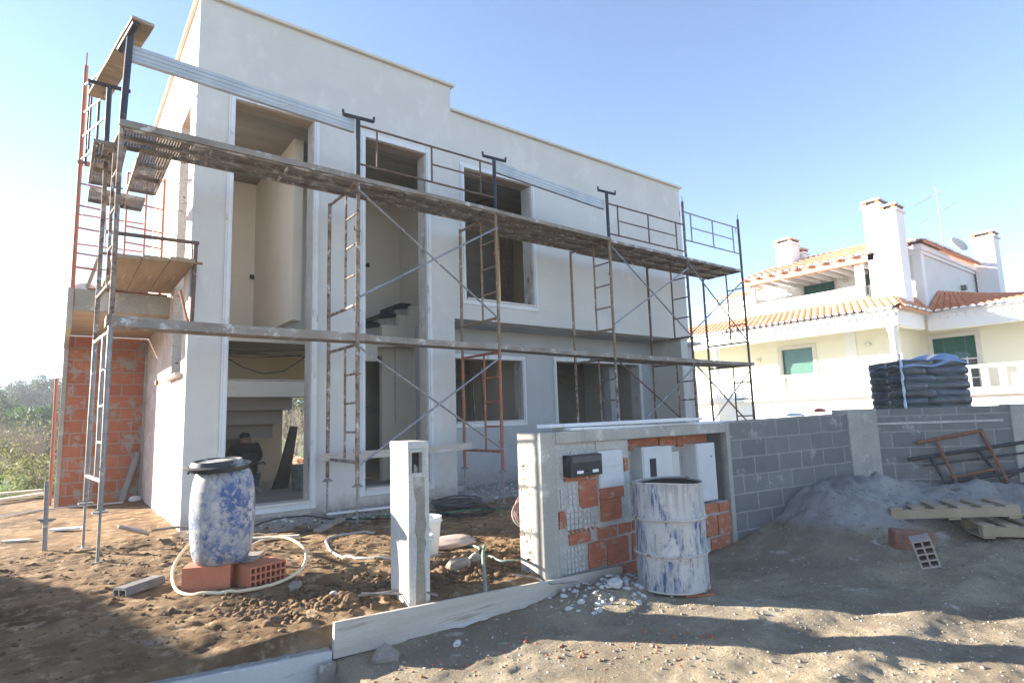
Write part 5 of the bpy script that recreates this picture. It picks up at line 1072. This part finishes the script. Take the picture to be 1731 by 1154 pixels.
# windows of the ground floor
def window(x,y0,y1,z0,z1,shut,fw=.18,light=False):
    f=nb(wall(MB(),0,y0-fw,y1+fw,z0-(.12),z1+fw,x-.05,x-.002,[(y0,y1,z0,z1)]),'window',stonetrim)
    if shut>0:
        m_=MB(); n_=max(3,int((z1-z0)*shut/.055))
        for k in range(n_): z=z1-(k+1)*.055; m_.box((x+.06,y0,z+.004),(x+.085+.006*(k%2),y1,z+.053))
        nb(m_,'roller_shutter',greenshut,f)
    if shut<1:
        nb(MB().box((x+.12,y0,z0),(x+.13,y1,z1)),'pane',darkglass,f)
        m_=MB(); nz=3 if z1-z0>1.5 else 2
        zt=z1-(z1-z0)*shut; 
        for yy_ in np.linspace(y0,y1,5): w_=.05 if yy_ not in (y0,y1,(y0+y1)/2) else .09; m_.box((x+.08,yy_-w_/2,z0),(x+.119,yy_+w_/2,z1))
        z=zt-.06
        while z>z0: m_.box((x+.082,y0,z-.02),(x+.117,y1,z+.03)); z-=.42
        nb(m_,'glazing_bars',wallwhite,f)
window(29.0,13.6,15.15,3.05,4.50,1.0); window(31.5,7.78,9.38,2.0,4.5,.38)
for (y,z,x) in ((16.4,4.1,28.95),(11.1,4.35,28.95)): nb(MB().lathe([(0,-.1),(.10,-.08),(.13,0),(.10,.08),(0,.1)],(x-.02,y,z),14),'wall_lamp',stonetrim,smooth=True)
# lower roofs
tiles((26.45,24,5.48),(26.45,8.75,5.48),(28.25,24,6.22),(28.35,9.75,6.30),'lower_roof')
tiles((26.45,8.75,5.48),(29.75,8.75,5.48),(28.35,9.75,6.30),(30.0,9.4,6.2),'lower_roof')
tiles((29.6,8.9,5.48),(29.6,-6,5.48),(31.7,8.97,6.62),(41.3,4.8,6.45),'lower_roof')
nb(MB().box((26.47,8.79,5.40),(29.7,8.83,5.5)),'eave_fascia',terrapaint)
# terrace parapet and upper storey
nb(MB().box((28.3,10.8,5.6),(28.55,16.2,6.95)).box((28.3,16.2,5.6),(28.55,18,7.0)),'terrace_parapet',wallwhite,bevel=.03)
wallopen(31.0,9.3,18,5.5,8.95,[(13.1,14.7,7.2,7.95),(11.2,11.9,6.9,8.2)],'upper_wall',wallwhite)
window(31.0,13.1,14.7,7.2,7.95,.8,.1); window(31.0,11.2,11.9,6.9,8.2,.6,.08)
nb(MB().lathe([(0,-.08),(.1,-.06),(.12,0),(.1,.06),(0,.08)],(30.95,12.55,7.8),12),'wall_lamp',stonetrim,smooth=True)
nb(MB().box((28.25,15.9,6.9),(28.5,16.15,7.95)),'terrace_column',wallwhite,bevel=.02); nb(MB().box((28.25,10.75,6.9),(28.55,11.05,7.95)),'terrace_column',wallwhite,bevel=.02)
nb(MB().box((28.0,10.1,7.90),(28.2,16.4,8.20)),'pergola_beam',terrapaint,bevel=.01)
for k in range(11): nb(MB().box((28.2,10.4+.56*k,7.93),(31.0,10.52+.56*k,8.10)),'pergola_rafter',wallwhite)
tiles((28.08,16.7,8.24),(28.08,9.95,8.24),(31.4,15.4,9.45),(31.4,10.2,9.45),'upper_roof',.36,.07)
y=10.2
while y<16.6: nb(MB().prism([(27.80,8.16),(28.2,8.21),(28.2,8.29),(27.80,8.26)],1,y,y+.2),'rafter_tail',terra); y+=.66
tiles((28.1,18.8,7.42),(28.1,16.3,7.42),(30,18.8,8.0),(30,16.3,8.0),'upper_roof')
nb(MB().box((28.4,16.3,6.0),(31,18.6,7.4)),'upper_wall',wallwhite)
# tower block
nb(MB().box((30.0,9.0,5.4),(40.0,10.35,8.62)),'tower_wall',wallstain)
nb(MB().box((29.96,8.96,5.4),(30.35,9.3,8.35)),'corner_quoin',wallwhite).location.z+=.001
nb(MB().box((29.85,8.85,8.35),(40.1,10.4,8.62)).box((29.92,8.92,8.2),(40.05,10.38,8.349)),'cornice',wallwhite)
tiles((29.65,10.7,8.66),(29.65,8.65,8.66),(31.5,10.6,9.25),(31.5,10.2,9.25),'tower_roof')
tiles((29.65,8.65,8.66),(40.4,8.65,8.66),(31.5,10.2,9.25),(39,10.2,9.25),'tower_roof')
nb(MB().box((29.68,8.67,8.60),(40.4,8.72,8.70)),'eave_fascia',terrapaint)
nb(MB().box((35.2,8.8,7.1),(35.45,8.99,7.35)),'wall_lamp',M('dark_lamp_housing',(.12,.12,.12),(.16,.16,.15),3,.5,0,30,fine=0))
# chimneys
def chimney(x0,x1,y0,y1,z0,z1,cap=True):
    c=nb(MB().box((x0,y0,z0),(x1,y1,z1)),'chimney',wallwhite)
    e=.09; m_=MB().box((x0-e,y0-e,z1),(x1+e,y1+e,z1+.1)); nb(m_,'cap_base',wallwhite,c,bevel=.01)
    m_=MB()
    for (xx,yy_) in ((x0,y0),(x1-.16,y0),(x0,y1-.16),(x1-.16,y1-.16)): m_.box((xx,yy_,z1+.1),(xx+.16,yy_+.16,z1+.26))
    nb(m_,'cap_leg',clay,c); nb(MB().box((x0+.06,y0+.06,z1+.1),(x1-.06,y1-.06,z1+.255)),'flue',tarblack,c)
    nb(MB().box((x0-.06,y0-.06,z1+.262),(x1+.06,y1+.06,z1+.33)).box((x0+.1,y0+.1,z1+.33),(x1-.1,y1-.1,z1+.40)),'cap_slab',stonetrim,c,bevel=.01)
chimney(28.0,28.9,9.68,10.35,5.9,10.25); chimney(28.0,28.9,9.08,9.679,5.7,9.85)
chimney(30.2,31.1,14.75,15.6,8.2,10.2); chimney(31.2,31.7,14.6,15.0,8.2,9.75)
chimney(37.6,38.6,8.0,8.9,5.5,10.0)
# aerial and dish
nb(MB().tube([(33.2,8.95,8.9),(33.2,8.95,11.9)],.022,6).tube([(33.2,9.9,10.35),(33.2,8.1,11.05)],.016,6).tube([(33.2,9.9,11.35),(33.2,8.7,11.75)],.014,6).tube([(33.2,8.75,11.7),(33.2,9.1,12.05)],.012,6),'tv_aerial',greypipe)
m_=MB()
for k in range(7): m_.tube([(32.95,9.9-.12*k,11.36+.04*k),(33.45,9.9-.12*k,11.36+.04*k)],.007,4)
for k in range(8): m_.tube([(33.0,9.75-.2*k,10.4+.078*k),(33.4,9.75-.2*k,10.4+.078*k)],.007,4)
nb(m_,'aerial_element',greypipe)
m_=MB().lathe([(0,0),(.2,.03),(.36,.10),(.44,.18)],(34.4,8.75,9.15),24,rot=(R(60),0,R(-20))); o=nb(m_,'satellite_dish',stonetrim,smooth=True); o.modifiers.new('t','SOLIDIFY').thickness=.02
# stone portal in the garden seen under the scaffold
m_=MB().box((24.5,17.2,-.3),(24.9,18.6,4.2)).box((24.45,17.1,4.2),(24.95,18.7,4.35)); 
GP=MB().box((-.2,-.8,0),(.2,.8,3.0)).build('gate_pier',stonetrim,None,bevel=.03,loc=(25.3,18.6,0)); tag(GP,'pale stone pier before the neighbour house, seen through the last scaffold bay','pier')

# unseen block added left of the view, its edge shaped to shade the yard
OB=empty('yard_shade_caster','unseen block added beyond the left edge, shaped to shade the yard','blocker',(-8,15,0))
pl=[(-7.76,17.84),(-7.0,16.1),(-6.52,13.8),(-6.16,11.6),(-5.9,8.6),(-9.4,8.3),(-13,12),(-13,18.6)]
MB().prism([(x+8,y-15) for x,y in pl],2,-.2,3.1).build('shade_caster_block',plaster,OB); MB().prism([(x+8+(.06 if x>-9 else -.06),y-15) for x,y in pl],2,3.102,3.2).build('shade_caster_top',terra,OB)

# ================================================================== VEGETATION at the far left and behind the rear opening
def leafmesh(name, blobs, n, size, mat, seed, cut=.0):
    rg=np.random.default_rng(seed); pts=[]
    wts=np.array([b_[3]*b_[4]*b_[5] for b_ in blobs]); wts=wts/wts.sum()
    for b_,w_ in zip(blobs,wts):
        k=int(n*w_)+1; d=rg.normal(size=(k,3)); d/=np.linalg.norm(d,axis=1)[:,None]; r=rg.uniform(.25,1.08,k)**.5
        pts.append(np.array(b_[:3])+d*r[:,None]*np.array(b_[3:6]))
    P=np.concatenate(pts); 
    den=fbm(P[:,0]+P[:,2]*.7+seed,P[:,1]-P[:,2]*.5,2.2/max(b_[3] for b_ in blobs),4,seed); P=P[den>cut-.12]
    k=len(P); a=rg.normal(size=(k,3)); a/=np.linalg.norm(a,axis=1)[:,None]; b2=np.cross(a,rg.normal(size=(k,3))); b2/=np.linalg.norm(b2,axis=1)[:,None]
    s=size*rg.uniform(.5,1.3,k)[:,None]
    Q=np.stack([P-a*s,P-b2*s*.5,P+a*s,P+b2*s*.5],1).reshape(-1,3)
    me=bpy.data.meshes.new(name); me.vertices.add(len(Q)); me.vertices.foreach_set('co',Q.astype(np.float32).ravel())
    me.loops.add(k*4); me.loops.foreach_set('vertex_index',np.arange(k*4,dtype=np.int32)); me.polygons.add(k); me.polygons.foreach_set('loop_start',np.arange(0,k*4,4,dtype=np.int32)); me.update(calc_edges=True); me.materials.append(mat); return me
def leafmat(name,c1,c2,sc_=1.2):
    m=M(name,c1,c2,sc_,.7,0,30,fine=0); n=m.node_tree; b=n.nodes['Principled BSDF']; b.inputs['Transmission Weight'].default_value=0
    tl=n.nodes.new('ShaderNodeBsdfTranslucent'); tl.inputs[0].default_value=(*[min(1,x*1.6) for x in c2],1); mx=n.nodes.new('ShaderNodeMixShader'); mx.inputs[0].default_value=.3
    n.links.new(b.outputs[0],mx.inputs[1]); n.links.new(tl.outputs[0],mx.inputs[2]); n.links.new(mx.outputs[0],n.nodes['Material Output'].inputs[0]); return m
euc=leafmat('eucalyptus_leaf',(.02,.04,.03),(.04,.065,.042),.2); pine=leafmat('pine_needle',(.022,.05,.016),(.04,.085,.02),.5); olive=leafmat('shrub_leaf',(.10,.095,.055),(.16,.15,.08),2); dark=leafmat('dark_evergreen_leaf',(.03,.05,.03),(.05,.075,.04),.6); yel=leafmat('yellow_green_leaf',(.09,.10,.035),(.14,.145,.055),2)
bark=M('grey_bark',(.16,.13,.11),(.24,.21,.18),3,.95,.5,10,fine=.2); twigm=M('bare_twig',(.26,.21,.18),(.36,.31,.27),3,.95,.2,20,fine=0)
def twigs(m_,c,h,spread,n,seed,r0=.03,depth=3):
    rg=random.Random(seed)
    def go(p,d,l,r,k):
        q=p+d*l; mid=(p+q)/2+Vector((rg.uniform(-1,1),rg.uniform(-1,1),0))*l*.06; m_.tube([p,mid,q],[r,r*.8,r*.6],4,False)
        if k==0: return
        for _ in range(rg.choice((2,3,3))):
            nd=(d+Vector((rg.uniform(-1,1),rg.uniform(-1,1),rg.uniform(-.2,.7)))*.75).normalized(); go(p.lerp(q,rg.uniform(.4,1)),nd,l*rg.uniform(.55,.8),r*.6,k-1)
    for _ in range(n):
        d=Vector((rg.uniform(-spread,spread),rg.uniform(-spread,spread),1)).normalized(); go(Vector(c),d,h*.38,r0,depth)
    return m_
tm={}
def tree(kind,label,loc,s,rz,grp=None):
    if kind not in tm:
        if kind=='euc': cr=leafmesh('crown',[(0,0,7,3.2,3,2.6),(2.4,.6,5.6,2.2,2,1.7),(-2.5,-.3,5.9,2.3,2,1.9),(.8,0,9.2,2.1,2,1.5),(-1.2,.5,4.2,2.6,2,1.4)],8000,.17,euc,3,-.02); tk=twigs(MB(),(0,0,0),9,.25,2,3,.16,3)
        elif kind=='pine': cr=leafmesh('crown',[(0,0,3.0,2.6,2.6,1.1),(1,0,3.3,1.8,1.8,.9)],4500,.12,pine,4,-.1); tk=twigs(MB(),(0,0,-.3),3.5,.3,2,4,.10,2)
        elif kind=='dark': cr=leafmesh('crown',[(0,0,2.6,2.2,2.2,1.9),(1.3,.3,1.9,1.5,1.4,1.2),(-1.2,0,1.8,1.5,1.4,1.3)],4500,.13,dark,6,-.05); tk=twigs(MB(),(0,0,0),3.4,.35,2,5,.1,2)
        elif kind=='shrub': cr=leafmesh('crown',[(0,0,1.1,1.1,1.1,.8),(.5,.2,.8,.8,.8,.6)],420,.05,olive,7,0.02); tk=twigs(MB(),(0,0,0),2.2,.75,9,6,.02,4)
        elif kind=='yel': cr=leafmesh('crown',[(0,0,.45,.55,.55,.42)],900,.04,yel,8,-.05); tk=twigs(MB(),(0,0,0),.9,.6,4,7,.012,2)
        tkm=tk.build('trunk',twigm if kind in('shrub','yel') else bark,None); me2=tkm.data; bpy.data.objects.remove(tkm); tm[kind]=(cr,me2)
    root=empty({'euc':'eucalyptus_tree','pine':'pine_tree','dark':'evergreen_tree','shrub':'bare_shrub','yel':'leafy_shrub'}[kind],label,'tree' if kind not in('shrub','yel') else 'shrub',loc,rz,grp); root.scale=(s,s,s)
    for nm,me in (('crown',tm[kind][0]),('trunk',tm[kind][1])):
        o=bpy.data.objects.new(nm,me); COL.objects.link(o); o.parent=root
GT='far trees of the wooded hill on the left'
rt=random.Random(9)
spots=[(-8.5,118,-1.2),(-4.6,124,-.6),(-1.4,121,-.2),(2.5,126,0),(-12,126,0),(-6.3,132,1.2),(-2.6,135,1.5),(.8,133,1.3),(-10,140,2),(4.5,138,1.0)]
# only the ones in view need telling apart
tl=['far hazy eucalyptus on the hill, leftmost in the picture','far hazy eucalyptus left of the highest one','highest far eucalyptus crown beside the orange prop','far eucalyptus just behind the brick wing wall','far eucalyptus beyond the left edge','pale eucalyptus higher up the slope on the left','pale eucalyptus higher up behind the highest crown','pale eucalyptus behind the orange prop','faint eucalyptus on the upper slope at the left edge','faint eucalyptus on the upper slope behind the house']
for k,(x,y,dz) in enumerate(spots): tree('euc',tl[k],(x,y,float(hillf(np.array([x]),np.array([y]))[0])-.5),(.7,.74,.84,.8,.8,.7,.74,.76,.7,.7)[k],k*1.3,GT)
tree('pine','round dark green pine crown just left of the orange prop',(-1.2,62,-.55),1.05,0); tree('dark','dark evergreen below the pine at the left',(-3.6,52,-.2),.8,1); tree('dark','dark evergreen at the left picture edge',(-4.6,68,-.2),1.2,2); tree('dark','low dark evergreen behind the bare shrubs',(-1.0,45,-.8),.7,3)
tree('shrub','bare brown shrub left of the brick wing wall',(-.35,22.5,0),1.0,.5,'bare shrubs at the meadow edge'); tree('shrub','bare brown shrub at the left edge with few leaves',(-1.5,24,0),.95,2.2,'bare shrubs at the meadow edge'); tree('shrub','taller bare shrub behind the other two on the left',(-.9,28,0),1.15,3.9,'bare shrubs at the meadow edge'); tree('shrub','distant bare shrub seen over the left meadow',(-2.3,34,0),1.3,5,'bare shrubs at the meadow edge')
tree('yel','small yellow-green shrub right beside the loose boards',(-.32,19.6,0),1.15,0,'leafy low shrubs'); tree('yel','green shrub at the left picture edge on the meadow',(-1.35,21.5,.1),1.5,2,'leafy low shrubs')
tree('shrub','bare shrub seen through the rear opening of the house',(8.0,27,0),1.25,1.2,'shrubs seen through the house'); tree('shrub','second bare shrub seen through the rear opening',(9.5,30,0),1.4,2.9,'shrubs seen through the house'); tree('dark','dark evergreen seen through the rear opening',(15.3,50,0),1.1,.7,'trees seen through the house'); tree('dark','taller evergreen at the right of the rear opening',(17.3,55,0),1.35,2.4,'trees seen through the house')
# tufts of grass at the meadow edge
P_=np.stack([rng.uniform(-9,1,6000),18.4+rng.uniform(0,1,6000)**1.6*16,np.full(6000,.05)],-1)
Q=[];rg2=np.random.default_rng(3)
a=rg2.uniform(0,6.28,6000); h_=rg2.uniform(.05,.16,6000); dx=np.stack([np.cos(a),np.sin(a),0*a],-1)*.02; tip=P_+np.stack([rg2.normal(0,.04,6000),rg2.normal(0,.04,6000),h_],-1)
Q=np.stack([P_-dx,P_+dx,tip],1).reshape(-1,3); me=bpy.data.meshes.new('grass'); me.from_pydata(Q.tolist(),[],[(3*i,3*i+1,3*i+2) for i in range(6000)]); me.materials.append(leafmat('grass_blade',(.07,.12,.025),(.13,.18,.05),1)); o=bpy.data.objects.new('grass',me); COL.objects.link(o); tag(o,'short green grass tufts on the meadow',None,None,'stuff')

# ================================================================== AIR
hz,n,b=newmat('thin_haze'); n.nodes.remove(b)
pv=n.nodes.new('ShaderNodeVolumePrincipled'); pv.inputs['Color'].default_value=(.88,.93,1,1); pv.inputs['Density'].default_value=.0011; pv.inputs['Anisotropy'].default_value=.1
n.links.new(pv.outputs[0],n.nodes['Material Output'].inputs['Volume'])
o=MB().box((-500,-500,-3),(500,500,28)).build('haze',hz,None); tag(o,'thin pale blue haze over the far trees',None,None,'stuff')
